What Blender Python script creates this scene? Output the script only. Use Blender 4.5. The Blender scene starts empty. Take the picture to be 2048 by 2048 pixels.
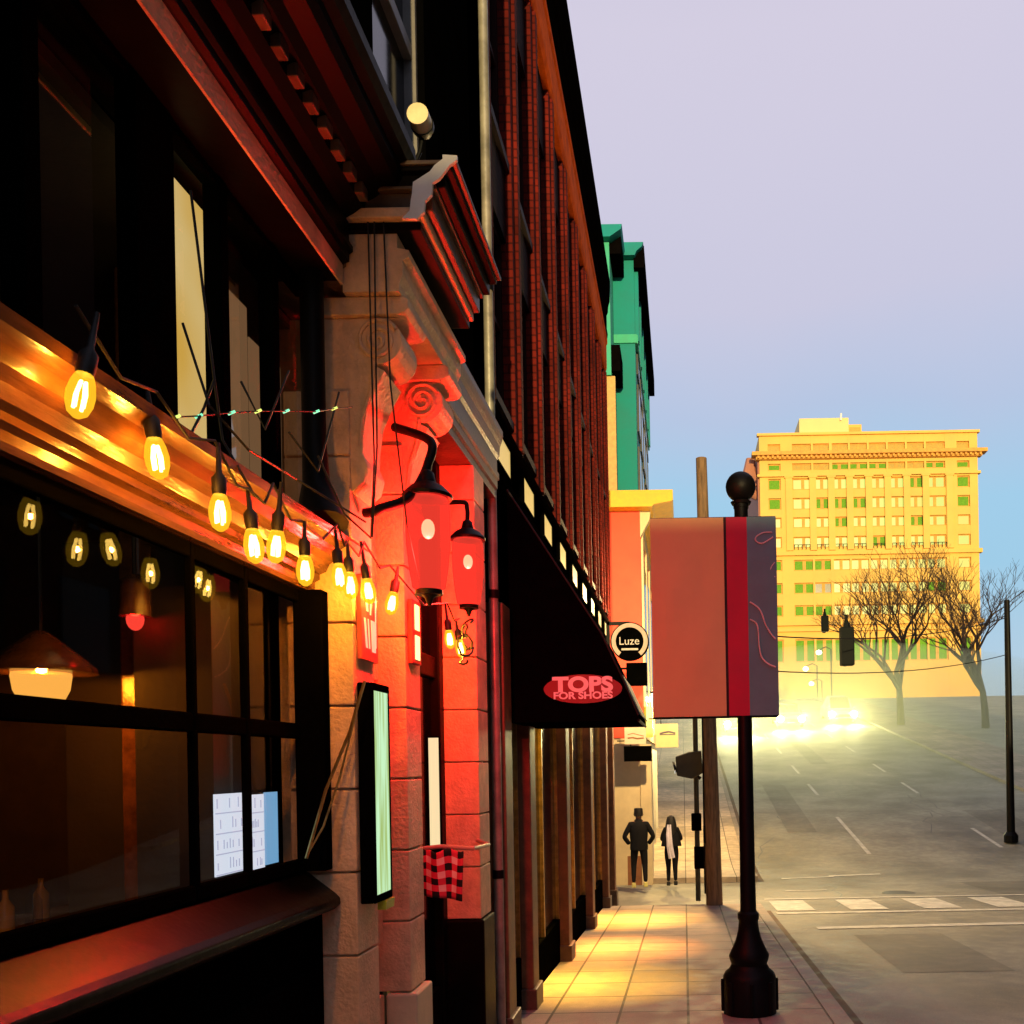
import bpy, bmesh, math, random
from mathutils import Matrix, Vector
R = math.radians
sc = bpy.context.scene
COL = sc.collection
random.seed(7)

# ------------------------------------------------------------------ camera, sky, sun, exposure
EYE = 1.7
cam_d = bpy.data.cameras.new("camera")
cam = bpy.data.objects.new("camera", cam_d); COL.objects.link(cam)
cam_d.sensor_width = 36; cam_d.sensor_fit = 'HORIZONTAL'
cam_d.lens = 36 * 900 / 1024
cam_d.shift_x = -0.1677; cam_d.shift_y = 0.2451
cam_d.clip_start = 0.05; cam_d.clip_end = 3000
cam.matrix_world = Matrix.Translation((0, 0, EYE)) @ Matrix.Rotation(R(90), 4, 'X') @ Matrix.Rotation(R(-1.03), 4, 'Z')
sc.camera = cam
sc.render.resolution_x = sc.render.resolution_y = 1024

world = bpy.data.worlds.new("World"); sc.world = world; world.use_nodes = True
wn, wl = world.node_tree.nodes, world.node_tree.links
wn.clear()
wo = wn.new("ShaderNodeOutputWorld")
tc = wn.new("ShaderNodeTexCoord"); sep = wn.new("ShaderNodeSeparateXYZ")
ramp = wn.new("ShaderNodeValToRGB")
wl.new(tc.outputs["Generated"], sep.inputs[0])
nzs = wn.new("ShaderNodeTexNoise"); nzs.inputs["Scale"].default_value = 3.0; nzs.inputs["Detail"].default_value = 4
wl.new(tc.outputs["Generated"], nzs.inputs["Vector"])
mad = wn.new("ShaderNodeMath"); mad.operation = 'MULTIPLY_ADD'; mad.inputs[1].default_value = 0.10; mad.inputs[2].default_value = -0.05
wl.new(nzs.outputs["Fac"], mad.inputs[0])
add = wn.new("ShaderNodeMath"); add.operation = 'ADD'
wl.new(sep.outputs[2], add.inputs[0]); wl.new(mad.outputs[0], add.inputs[1])
wl.new(add.outputs[0], ramp.inputs[0])
def lin(r, g, b):
    f = lambda c: (c / 255 / 12.92) if c / 255 <= .04045 else ((c / 255 + .055) / 1.055) ** 2.4
    return (f(r), f(g), f(b), 1)
stops = [(0.0, lin(196, 208, 222)), (0.20, lin(160, 206, 234)), (0.27, lin(163, 207, 236)), (0.36, lin(184, 200, 229)),
         (0.45, lin(204, 203, 226)), (0.64, lin(214, 208, 228)), (0.80, lin(204, 199, 222)), (1.0, lin(160, 162, 196))]
cr = ramp.color_ramp
cr.elements[0].position, cr.elements[0].color = stops[0]
cr.elements[1].position, cr.elements[1].color = stops[-1]
for p, c in stops[1:-1]:
    e = cr.elements.new(p); e.color = c
bg1 = wn.new("ShaderNodeBackground"); bg1.inputs[1].default_value = 0.97
wl.new(ramp.outputs[0], bg1.inputs[0])
SUN_EL, SUN_AZ = 5.0, -4.0           # low warm sun behind the camera, a little to its right
skyt = wn.new("ShaderNodeTexSky"); skyt.sky_type = 'NISHITA'; skyt.sun_disc = False
skyt.sun_elevation = R(SUN_EL); skyt.sun_rotation = R(180 + SUN_AZ)
bg2 = wn.new("ShaderNodeBackground"); bg2.inputs[1].default_value = 0.004
wl.new(skyt.outputs[0], bg2.inputs[0])
addsh = wn.new("ShaderNodeAddShader")
wl.new(bg1.outputs[0], addsh.inputs[0]); wl.new(bg2.outputs[0], addsh.inputs[1]); wl.new(addsh.outputs[0], wo.inputs[0])

sun_d = bpy.data.lights.new("sun", 'SUN'); sun_d.energy = 4.9; sun_d.angle = R(0.8); sun_d.color = (1.0, 0.74, 0.32)
sun = bpy.data.objects.new("sun", sun_d); COL.objects.link(sun)
sun.location = (-5, -40, 30)
_d = Vector((math.sin(R(SUN_AZ)), math.cos(R(SUN_AZ)), -math.tan(R(SUN_EL))))
sun.rotation_euler = _d.to_track_quat('-Z', 'Y').to_euler()
sc.view_settings.view_transform = 'Standard'; sc.view_settings.look = 'None'
sc.view_settings.exposure = 0; sc.view_settings.gamma = 1
GLOW_DENSITY = .018                           # density of the glow volume added round the cars' headlights
sc.cycles.volume_bounces = 0; sc.cycles.max_bounces = 6; sc.cycles.transparent_max_bounces = 12
sc.cycles.sample_clamp_indirect = 4
sc.cycles.caustics_reflective = False; sc.cycles.caustics_refractive = False

# ------------------------------------------------------------------ helpers
def at(px, py, Y):
    """point of the place at depth Y behind a point of the photograph (photo measured 1932 wide)"""
    u, v = px * 1024 / 1932 - 683.7, py * 1024 / 1932 - 763
    u, v = u - .018 * v, v + .018 * u
    return (u * Y / 900, Y, EYE - v * Y / 900)

def G(y):
    """height of the ground: a gentle dip to the crossing and a steep hill beyond it"""
    if y <= 15.5: return -0.047 * y
    if y < 25:
        t = (y - 15.5) / 9.5; h = 9.5
        p0, p1, m0, m1 = -0.7285, 4.0 + .137 * (25 - 60), -0.047 * h, .137 * h
        return (2*t**3 - 3*t**2 + 1) * p0 + (t**3 - 2*t**2 + t) * m0 + (-2*t**3 + 3*t**2) * p1 + (t**3 - t**2) * m1
    if y <= 80: return 4.0 + .137 * (y - 60)
    if y <= 110:
        t = y - 80
        return 6.74 + .137 * t - (.137 - .01) / 60 * t * t
    return 6.74 + .137 * 30 - .127 / 60 * 900 + .01 * (y - 110)

class MB:
    def __init__(s): s.v, s.f = [], []
    def add(s, vs, fs):
        n = len(s.v); s.v += [tuple(p) for p in vs]; s.f += [tuple(i + n for i in f) for f in fs]; return s
    def box(s, x0, x1, y0, y1, z0, z1):
        x0, x1 = min(x0, x1), max(x0, x1); y0, y1 = min(y0, y1), max(y0, y1); z0, z1 = min(z0, z1), max(z0, z1)
        return s.add([(x0,y0,z0),(x1,y0,z0),(x1,y1,z0),(x0,y1,z0),(x0,y0,z1),(x1,y0,z1),(x1,y1,z1),(x0,y1,z1)],
                     [(0,3,2,1),(4,5,6,7),(0,1,5,4),(1,2,6,5),(2,3,7,6),(3,0,4,7)])
    def prism(s, poly, axis, lo, hi):
        """closed polygon (a,b) swept along axis: y -> (x,z), x -> (y,z), z -> (x,y)"""
        mk = {'y': lambda a, b, c: (a, c, b), 'x': lambda a, b, c: (c, a, b), 'z': lambda a, b, c: (a, b, c)}[axis]
        n = len(poly)
        vs = [mk(a, b, lo) for a, b in poly] + [mk(a, b, hi) for a, b in poly]
        fs = [tuple(range(n)), tuple(range(2*n - 1, n - 1, -1))] + [(i, i + n, (i+1) % n + n, (i+1) % n) for i in range(n)]
        return s.add(vs, fs)
    def lathe(s, prof, c=(0,0,0), seg=20):
        vs, fs = [], []
        for r, z in prof:
            for k in range(seg):
                a = 2*math.pi*k/seg; vs.append((c[0]+r*math.cos(a), c[1]+r*math.sin(a), c[2]+z))
        for i in range(len(prof)-1):
            for k in range(seg):
                k2 = (k+1) % seg; fs.append((i*seg+k, i*seg+k2, (i+1)*seg+k2, (i+1)*seg+k))
        fs.append(tuple(range(seg-1, -1, -1))); fs.append(tuple((len(prof)-1)*seg + k for k in range(seg)))
        return s.add(vs, fs)
    def tube(s, pts, rad, seg=8):
        pts = [Vector(p) for p in pts]; n = len(pts)
        rs = rad if isinstance(rad, (list, tuple)) else [rad]*n
        vs, fs = [], []; up = None
        for i, p in enumerate(pts):
            t = (pts[min(i+1, n-1)] - pts[max(i-1, 0)])
            t = t.normalized() if t.length > 1e-9 else Vector((0,0,1))
            if up is None: up = Vector((0,0,1)) if abs(t.z) < .9 else Vector((1,0,0))
            a = t.cross(up)
            a = a.normalized() if a.length > 1e-6 else t.orthogonal().normalized()
            b = a.cross(t).normalized(); up = b
            for k in range(seg):
                w = 2*math.pi*k/seg; vs.append(p + (a*math.cos(w) + b*math.sin(w))*rs[i])
        for i in range(n-1):
            for k in range(seg):
                k2 = (k+1) % seg; fs.append((i*seg+k, i*seg+k2, (i+1)*seg+k2, (i+1)*seg+k))
        fs.append(tuple(range(seg-1, -1, -1))); fs.append(tuple((n-1)*seg + k for k in range(seg)))
        return s.add(vs, fs)
    def ball(s, c, r, seg=16, rings=10, sz=1.0):
        prof = [(max(r*math.sin(math.pi*i/rings), 1e-4), -r*sz*math.cos(math.pi*i/rings)) for i in range(rings+1)]
        return s.lathe(prof, c, seg)
    def build(s, name, mat, parent=None, smooth=False, bevel=0, seg=2):
        me = bpy.data.meshes.new(name); me.from_pydata(s.v, [], s.f)
        bm = bmesh.new(); bm.from_mesh(me); bmesh.ops.recalc_face_normals(bm, faces=bm.faces); bm.to_mesh(me); bm.free()
        if smooth:
            me.polygons.foreach_set("use_smooth", [True]*len(me.polygons))
            try: me.set_sharp_from_angle(angle=R(40))
            except Exception: pass
        o = bpy.data.objects.new(name, me); COL.objects.link(o)
        me.materials.append(mat)
        if parent: o.parent = parent
        if bevel:
            m = o.modifiers.new("bevel", 'BEVEL'); m.width = bevel; m.segments = seg; m.limit_method = 'ANGLE'
        return o

def tag(o, label, cat, group=None):
    o["label"] = label; o["category"] = cat
    if group: o["group"] = group
    return o
def thing(name, label, cat, group=None, loc=(0,0,0)):
    o = bpy.data.objects.new(name, None); COL.objects.link(o); o.location = loc; o.empty_display_size = .2
    return tag(o, label, cat, group)
def structure(o): o["kind"] = "structure"; return o
def copy_tree(o, parent=None, loc=None, label=None):
    c = o.copy(); COL.objects.link(c)
    if parent: c.parent = parent
    if loc is not None: c.location = loc
    if label: c["label"] = label
    for ch in [q for q in bpy.data.objects if q.parent == o]: copy_tree(ch, c)
    return c
def lamp(name, loc, energy, color, radius=.02, parent=None):
    l = bpy.data.lights.new(name, 'POINT'); l.energy = energy; l.color = color; l.shadow_soft_size = radius
    o = bpy.data.objects.new(name, l); COL.objects.link(o); o.location = loc
    if parent: o.parent = parent
    return o
def text(s, size, mat, name, parent, mw, extrude=.004, sx=1.0, bold=0.0):
    cu = bpy.data.curves.new(name, 'FONT'); cu.body = s; cu.size = size; cu.extrude = extrude
    cu.offset = bold; cu.align_x = 'CENTER'; cu.align_y = 'CENTER'
    t = bpy.data.objects.new(name, cu); COL.objects.link(t)
    dg = bpy.context.evaluated_depsgraph_get(); dg.update()
    me = bpy.data.meshes.new_from_object(t.evaluated_get(dg))
    bpy.data.objects.remove(t)
    me.transform(mw @ Matrix.Diagonal((sx, 1, 1, 1)))
    me.materials.clear(); me.materials.append(mat)
    o = bpy.data.objects.new(name, me); COL.objects.link(o)
    if parent: o.parent = parent
    return o
def facing_camera(x, y, z): return Matrix.Translation((x, y, z)) @ Matrix.Rotation(R(90), 4, 'X')   # reads from -Y
def facing_street(x, y, z): return Matrix.Translation((x, y, z)) @ Matrix.Rotation(R(90), 4, 'Z') @ Matrix.Rotation(R(90), 4, 'X')

# ------------------------------------------------------------------ materials
def nodes_of(name):
    m = bpy.data.materials.new(name); m.use_nodes = True
    nt = m.node_tree; nt.nodes.clear()
    out = nt.nodes.new("ShaderNodeOutputMaterial")
    return m, nt, nt.nodes, nt.links, out
def M(name, col, rough=.6, metal=0.0, var=.25, scale=6.0, bump=.15, spec=.5, stretch=(1,1,1), fine=0.0):
    m, nt, N, L, out = nodes_of(name)
    b = N.new("ShaderNodeBsdfPrincipled"); L.new(b.outputs[0], out.inputs[0])
    tcx = N.new("ShaderNodeTexCoord"); mp = N.new("ShaderNodeMapping"); mp.inputs["Scale"].default_value = stretch
    L.new(tcx.outputs["Object"], mp.inputs[0])
    nz = N.new("ShaderNodeTexNoise"); nz.inputs["Scale"].default_value = scale; nz.inputs["Detail"].default_value = 6; nz.inputs["Roughness"].default_value = .65
    L.new(mp.outputs[0], nz.inputs["Vector"])
    r = N.new("ShaderNodeValToRGB"); e = r.color_ramp.elements
    e[0].position = .3; e[1].position = .72
    e[0].color = (*[c*(1-var) for c in col], 1); e[1].color = (*[min(1, c*(1+var)) for c in col], 1)
    L.new(nz.outputs["Fac"], r.inputs[0]); L.new(r.outputs[0], b.inputs["Base Color"])
    b.inputs["Metallic"].default_value = metal; b.inputs["Specular IOR Level"].default_value = spec
    mr = N.new("ShaderNodeMapRange"); mr.inputs[3].default_value = max(.02, rough*.8); mr.inputs[4].default_value = min(1, rough*1.2)
    L.new(nz.outputs["Fac"], mr.inputs[0]); L.new(mr.outputs[0], b.inputs["Roughness"])
    if bump:
        n2 = N.new("ShaderNodeTexNoise"); n2.inputs["Scale"].default_value = scale*7; n2.inputs["Detail"].default_value = 4
        L.new(mp.outputs[0], n2.inputs["Vector"])
        bp = N.new("ShaderNodeBump"); bp.inputs["Strength"].default_value = bump; bp.inputs["Distance"].default_value = .01
        L.new(n2.outputs["Fac"], bp.inputs["Height"]); L.new(bp.outputs[0], b.inputs["Normal"])
    return m
def E(name, col, strength, base=(.1,.1,.1)):
    m, nt, N, L, out = nodes_of(name)
    b = N.new("ShaderNodeBsdfPrincipled"); L.new(b.outputs[0], out.inputs[0])
    b.inputs["Base Color"].default_value = (*base, 1); b.inputs["Roughness"].default_value = .3
    b.inputs["Emission Color"].default_value = (*col, 1); b.inputs["Emission Strength"].default_value = strength
    return m
def glass(name, tint=(1,1,1), ior=1.6, rough=.02, see=1.0):
    """clear pane: see-through, mirror-like at grazing angles"""
    m, nt, N, L, out = nodes_of(name)
    tr = N.new("ShaderNodeBsdfTransparent"); tr.inputs[0].default_value = (*[c*see for c in tint], 1)
    gl = N.new("ShaderNodeBsdfGlossy"); gl.inputs["Roughness"].default_value = rough
    lw = N.new("ShaderNodeLayerWeight"); lw.inputs[0].default_value = .5
    f0 = ((ior-1)/(ior+1))**2
    pw = N.new("ShaderNodeMath"); pw.operation = 'POWER'; pw.inputs[1].default_value = 5; L.new(lw.outputs["Facing"], pw.inputs[0])
    fr = N.new("ShaderNodeMath"); fr.operation = 'MULTIPLY_ADD'; fr.inputs[1].default_value = 1-f0; fr.inputs[2].default_value = f0; L.new(pw.outputs[0], fr.inputs[0])
    mx = N.new("ShaderNodeMixShader"); L.new(fr.outputs[0], mx.inputs[0]); L.new(tr.outputs[0], mx.inputs[1]); L.new(gl.outputs[0], mx.inputs[2])
    L.new(mx.outputs[0], out.inputs[0]); return m
def glow_glass(name, tint, emit, strength, mix=.5):
    """glass of a lit lamp: lets its light through and glows itself"""
    m, nt, N, L, out = nodes_of(name)
    tr = N.new("ShaderNodeBsdfTransparent"); tr.inputs[0].default_value = (*tint, 1)
    em = N.new("ShaderNodeEmission"); em.inputs[0].default_value = (*emit, 1); em.inputs[1].default_value = strength
    mx = N.new("ShaderNodeMixShader"); mx.inputs[0].default_value = mix
    L.new(tr.outputs[0], mx.inputs[1]); L.new(em.outputs[0], mx.inputs[2]); L.new(mx.outputs[0], out.inputs[0]); return m
def brick(name, c1, c2, mortar, plane='yz', rough=.85, bw=.21, bh=.072):
    m, nt, N, L, out = nodes_of(name)
    b = N.new("ShaderNodeBsdfPrincipled"); L.new(b.outputs[0], out.inputs[0]); b.inputs["Roughness"].default_value = rough; b.inputs["Specular IOR Level"].default_value = .08
    tcx = N.new("ShaderNodeTexCoord"); sp = N.new("ShaderNodeSeparateXYZ"); cb = N.new("ShaderNodeCombineXYZ")
    L.new(tcx.outputs["Object"], sp.inputs[0])
    ad = N.new("ShaderNodeMath"); ad.operation = 'ADD'; L.new(sp.outputs[0], ad.inputs[0]); L.new(sp.outputs[1], ad.inputs[1])
    L.new(ad.outputs[0], cb.inputs[0]); L.new(sp.outputs[2], cb.inputs[1])
    bt = N.new("ShaderNodeTexBrick"); L.new(cb.outputs[0], bt.inputs["Vector"])
    bt.inputs["Color1"].default_value = (*c1, 1); bt.inputs["Color2"].default_value = (*c2, 1); bt.inputs["Mortar"].default_value = (*mortar, 1)
    bt.inputs["Scale"].default_value = 1; bt.inputs["Brick Width"].default_value = bw; bt.inputs["Row Height"].default_value = bh; bt.inputs["Mortar Size"].default_value = .008
    nz = N.new("ShaderNodeTexNoise"); nz.inputs["Scale"].default_value = 1.4; nz.inputs["Detail"].default_value = 8
    L.new(tcx.outputs["Object"], nz.inputs["Vector"])
    mr = N.new("ShaderNodeMapRange"); mr.inputs[1].default_value = .3; mr.inputs[2].default_value = .7; mr.inputs[3].default_value = .55; mr.inputs[4].default_value = 1.3
    L.new(nz.outputs["Fac"], mr.inputs[0])
    mu = N.new("ShaderNodeVectorMath"); mu.operation = 'SCALE'; L.new(bt.outputs["Color"], mu.inputs[0]); L.new(mr.outputs[0], mu.inputs["Scale"])
    L.new(mu.outputs[0], b.inputs["Base Color"])
    bp = N.new("ShaderNodeBump"); bp.inputs["Strength"].default_value = .5; bp.inputs["Distance"].default_value = .01; bp.invert = True
    L.new(bt.outputs["Fac"], bp.inputs["Height"]); L.new(bp.outputs[0], b.inputs["Normal"])
    return m
def ground_mat(name, col, joints=None, rough=.8, var=.3, patch=.35, speck=.2):
    """concrete / asphalt: patches, stains, fine grain, optional slab joints (x spacing, y spacing)"""
    m, nt, N, L, out = nodes_of(name)
    b = N.new("ShaderNodeBsdfPrincipled"); L.new(b.outputs[0], out.inputs[0])
    tcx = N.new("ShaderNodeTexCoord")
    def noise(sc_, det=6):
        n = N.new("ShaderNodeTexNoise"); n.inputs["Scale"].default_value = sc_; n.inputs["Detail"].default_value = det
        L.new(tcx.outputs["Object"], n.inputs["Vector"]); return n
    def rng(sock, a, c, lo=.3, hi=.7):
        r = N.new("ShaderNodeMapRange"); r.inputs[1].default_value = lo; r.inputs[2].default_value = hi
        r.inputs[3].default_value = a; r.inputs[4].default_value = c; L.new(sock, r.inputs[0]); return r.outputs[0]
    def mul(a, c):
        q = N.new("ShaderNodeMath"); q.operation = 'MULTIPLY'; L.new(a, q.inputs[0]); L.new(c, q.inputs[1]); return q.outputs[0]
    n1, n2, n3 = noise(.6), noise(5), noise(140, 2)
    f = mul(mul(rng(n1.outputs["Fac"], 1-patch, 1+patch*.5), rng(n2.outputs["Fac"], 1-var, 1+var*.5)), rng(n3.outputs["Fac"], 1-speck, 1+speck))
    if joints:
        br = N.new("ShaderNodeTexBrick"); L.new(tcx.outputs["Object"], br.inputs["Vector"])
        br.offset = 0; br.inputs["Scale"].default_value = 1
        br.inputs["Brick Width"].default_value = joints[0]; br.inputs["Row Height"].default_value = joints[1]
        br.inputs["Mortar Size"].default_value = .014; br.inputs["Mortar Smooth"].default_value = .4
        br.inputs["Color1"].default_value = (1,1,1,1); br.inputs["Color2"].default_value = (.72,.72,.72,1); br.inputs["Mortar"].default_value = (.22,.2,.18,1)
        f = mul(f, br.outputs["Color"])
    mu = N.new("ShaderNodeVectorMath"); mu.operation = 'SCALE'; mu.inputs[0].default_value = col; L.new(f, mu.inputs["Scale"])
    L.new(mu.outputs[0], b.inputs["Base Color"])
    L.new(rng(n2.outputs["Fac"], rough*.75, min(1, rough*1.15)), b.inputs["Roughness"])
    bp = N.new("ShaderNodeBump"); bp.inputs["Strength"].default_value = .35; bp.inputs["Distance"].default_value = .006
    L.new(n3.outputs["Fac"], bp.inputs["Height"]); L.new(bp.outputs[0], b.inputs["Normal"])
    return m

BLACK = M("black_paint", (.0016,.0015,.0014), .7, var=.3, spec=0)
BLACKW = M("dark_painted_wood", (.004,.0022,.0016), .45, var=.5, spec=.05, scale=3)
IRON = M("black_iron", (.003,.003,.0035), .5, .0, spec=.12)
BROWNW = M("varnished_wood", (.11,.042,.012), .22, var=.5, scale=2.5, stretch=(6,1,6), spec=.6)
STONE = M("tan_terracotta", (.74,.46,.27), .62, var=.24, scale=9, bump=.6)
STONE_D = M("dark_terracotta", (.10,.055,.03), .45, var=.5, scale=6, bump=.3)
CREAM = M("cream_paint", (.62,.50,.32), .7, var=.12)
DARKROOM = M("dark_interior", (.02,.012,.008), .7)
WARMWALL = M("brown_interior_wall", (.12,.055,.018), .6)
GLASS = glass("clear_glass", (.95,.93,.9), 1.5)
DGLASS = M("dark_glass", (.002,.002,.003), .10, var=.2, bump=0, spec=.18)
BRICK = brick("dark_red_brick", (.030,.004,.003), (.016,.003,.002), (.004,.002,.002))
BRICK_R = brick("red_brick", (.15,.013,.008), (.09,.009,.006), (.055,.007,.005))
TERRA = M("orange_terracotta", (.90,.115,.006), .8, var=.35, scale=5, bump=.3, spec=.02)
CORNICE = M("black_cornice_metal", (.003,.0022,.002), .7, var=.3, spec=0)
BRASS = M("brass", (.55,.33,.10), .3, .9, var=.4, scale=12)
WHITE = M("white_paint", (.75,.72,.66), .5, var=.08)
CORD = M("black_cord", (.008,.007,.006), .6)
CONC = ground_mat("sidewalk_concrete", (.46,.35,.27), (.56,.62))
CONC_PLAIN = ground_mat("kerb_stone", (.38,.31,.24))
ASPH = ground_mat("asphalt", (.33,.315,.24), None, .75, .3, .4, .35)
LINE = M("road_paint", (.62,.60,.50), .7, var=.35, scale=4)
EARTH = ground_mat("hill_ground", (.12,.11,.07))

# ------------------------------------------------------------------ ground: road, sidewalks, kerbs, markings
def strip(name, mat, x0, x1, y0, y1, dz=0.0, n=None, thick=0, side=None):
    """sheet that follows the ground between x0..x1; optional drop to the road along its edges"""
    n = n or max(2, int((y1-y0)/1.0)); mb = MB(); vs, fs = [], []
    for i in range(n+1):
        y = y0 + (y1-y0)*i/n; z = G(y) + dz
        vs += [(x0, y, z), (x1, y, z)]
    for i in range(n): fs.append((2*i, 2*i+1, 2*i+3, 2*i+2))
    mb.add(vs, fs)
    if thick:
        b = len(mb.v); k = 2*(n+1)
        mb.v += [(x, y, z-thick) for x, y, z in vs]
        for i in range(n):
            mb.f.append((b+2*i, 2*i, 2*i+2, b+2*i+2)); mb.f.append((2*i+1, b+2*i+1, b+2*i+3, 2*i+3))
        mb.f.append((0, b, b+1, 1)); mb.f.append((2*n, 2*n+1, b+2*n+1, b+2*n))
    o = mb.build(name, mat); return structure(o)
strip("terrain", EARTH, -160, 260, -60, 420, -.16, 400)
strip("road", ASPH, -60, 60, -60, 140, -.13, 240)
KERB_X = 1.27
strip("sidewalk", CONC, -3.0, KERB_X-.15, -8, 15.4, 0, 40, .15)
strip("kerb", CONC_PLAIN, KERB_X-.147, KERB_X, -8, 15.4, .004, 40, .15)
strip("sidewalk_beyond_crossing", ground_mat("pale_sidewalk", (.70,.56,.40), (1.2, 1.5)), -3.0, 1.55, 21.2, 100, 0, 90, .15)
strip("kerb_beyond_crossing", CONC_PLAIN, 1.553, 1.7, 21.2, 100, .004, 90, .15)
strip("gutter", ground_mat("gutter_dirt", (.16,.10,.055), None, .9, .5, .5), KERB_X+.003, KERB_X+.17, -8, 15.4, -.1265, 40)
strip("gutter_beyond_crossing", bpy.data.materials["gutter_dirt"], 1.703, 1.85, 21.2, 100, -.1265, 90)
strip("far_sidewalk", CONC, 13.1, 16.5, 27, 110, 0, 80, .15)
strip("far_kerb", CONC_PLAIN, 12.95, 13.097, 27, 110, .004, 80, .15)
mk = MB()
def mark(x0, x1, y0, y1, skew=0.0):
    n = max(1, int((y1-y0)/1.0)); z = -.13 + .004
    for i in range(n):
        ya, yb = y0 + (y1-y0)*i/n, y0 + (y1-y0)*(i+1)/n
        mk.add([(x0, ya, G(ya)+z+.004), (x1, ya+skew, G(ya+skew)+z+.004), (x1, yb+skew, G(yb+skew)+z+.004), (x0, yb, G(yb)+z+.004)], [(0,1,2,3)])
mark(1.9, 5.6, 13.0, 13.25, .15); mark(5.9, 12.4, 13.1, 13.35, .1)             # stop line
for k in range(9): mark(1.55+k*1.25, 2.2+k*1.25, 15.3, 17.0)                       # crosswalk blocks
mark(1.5, 12.6, 17.25, 17.45); mark(1.5, 12.6, 14.85, 15.05)
mark(2.1, 3.0, 19.0, 19.15, .1); mark(2.3, 3.6, 21.6, 21.75, .2); mark(3.5, 4.8, 21.9, 22.1, .2)
for y in (25.0, 34.5, 40, 47, 54, 61, 68): mark(5.05, 5.17, y, y+2.6 if y > 26 else y+5.2)
for y in (25.5, 34.5, 40, 47, 54, 61, 68): mark(8.9, 9.02, y, y+2.6)
structure(mk.build("road_markings", LINE))
pm_ = MB()
def patch(x0, x1, y0, y1):
    n = max(2, int((y1-y0)/.5)); z = -.13+.003
    for i in range(n):
        ya, yb = y0+(y1-y0)*i/n, y0+(y1-y0)*(i+1)/n
        pm_.add([(x0, ya, G(ya)+z), (x1, ya, G(ya)+z), (x1, yb, G(yb)+z), (x0, yb, G(yb)+z)], [(0,1,2,3)])
patch(2.3, 3.5, 9.6, 12.4); patch(6.2, 8.1, 17.2, 20.4); patch(3.2, 4.1, 28, 37); patch(9.6, 10.9, 24, 31); patch(6.1, 6.9, 43, 52)
structure(pm_.build("road_patches", ground_mat("dark_asphalt_patch", (.25,.24,.19), None, .85)))
sm_ = MB(); rq = random.Random(5)
for k in range(9):
    x, y = rq.uniform(1.8, 11), rq.uniform(9, 34); pts = []
    for q in range(9): pts.append((x, y, G(y)-.1275)); x += rq.uniform(-.18, .30); y += rq.uniform(.15, .7)
    for (xa, ya, za), (xb, yb, zb) in zip(pts[:-1], pts[1:]): sm_.add([(xa-.018, ya, za), (xa+.018, ya, za), (xb+.018, yb, zb), (xb-.018, yb, zb)], [(0,1,2,3)])
structure(sm_.build("road_crack_seals", M("tar_seal", (.10,.095,.08), .5)))
mh = MB().lathe([(.33,-.02), (.33,.006), (.30,.010)], (0,0,0), 28).build("manhole_cover", M("worn_cast_iron", (.07,.065,.055), .5, .4, var=.5, scale=14))
mh.location = (4.3, 18.2, G(18.2)-.128); tag(mh, "round cast iron manhole cover in the crossing", "manhole")

# ------------------------------------------------------------------ the restaurant: cream and black front on the left
A = 1.7                                   # heights below are measured from eye level and lifted by A
rest = thing("restaurant_building", "dark old restaurant front with tan stone pilasters, scroll brackets and a heavy black cornice", "building", loc=(-1.4, 3, 0))
def rp(mb, name, mat, parent=None, **k):
    o = mb.build(name, mat, None, **k)
    p = parent or rest
    o.parent = p; o.matrix_parent_inverse = Matrix.Translation(rest.location).inverted() if p is rest else Matrix.Identity(4)
    return o
bpy.context.view_layer.update()
Y0, YE = -1.2, 6.38
# upper storeys
HILITE_FRAME = M("highlit_window_frame", (.16,.15,.14), .5)  # frames painted pale so their vertical highlights are in the colour
mb = MB(); mb.box(-8, -1.62, Y0, YE, A+2.74, 11.2)
wins = [(-.2, .9), (1.3, 2.4), (2.85, 3.95), (4.35, 5.25)]
ys = [Y0] + [q for w in wins for q in w] + [YE]
for a, b in zip(ys[0::2], ys[1::2]): mb.box(-1.62, -1.44, a, b, A+2.74, 11.2)
for a, b in wins: mb.box(-1.62, -1.46, a, b, A+2.74, A+3.0); mb.box(-1.62, -1.46, a, b, A+5.3, A+6.4)
rp(mb, "wall", BLACK)
for a, b in wins:
    f = MB(); t = .035
    f.box(-1.58, -1.48, a, a+t, A+3.0, A+5.3).box(-1.58, -1.48, b-t, b, A+3.0, A+5.3).box(-1.58, -1.48, a+t, b-t, A+3.0, A+3.08).box(-1.58, -1.48, a+t, b-t, A+5.22, A+5.3)
    f.box(-1.57, -1.5, a+t, b-t, A+4.1, A+4.18)
    w = rp(f, "upper_window", HILITE_FRAME, bevel=.004)
    rp(MB().box(-1.56, -1.55, a+t, b-t, A+3.08, A+5.22), "pane", DGLASS, w)
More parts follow.
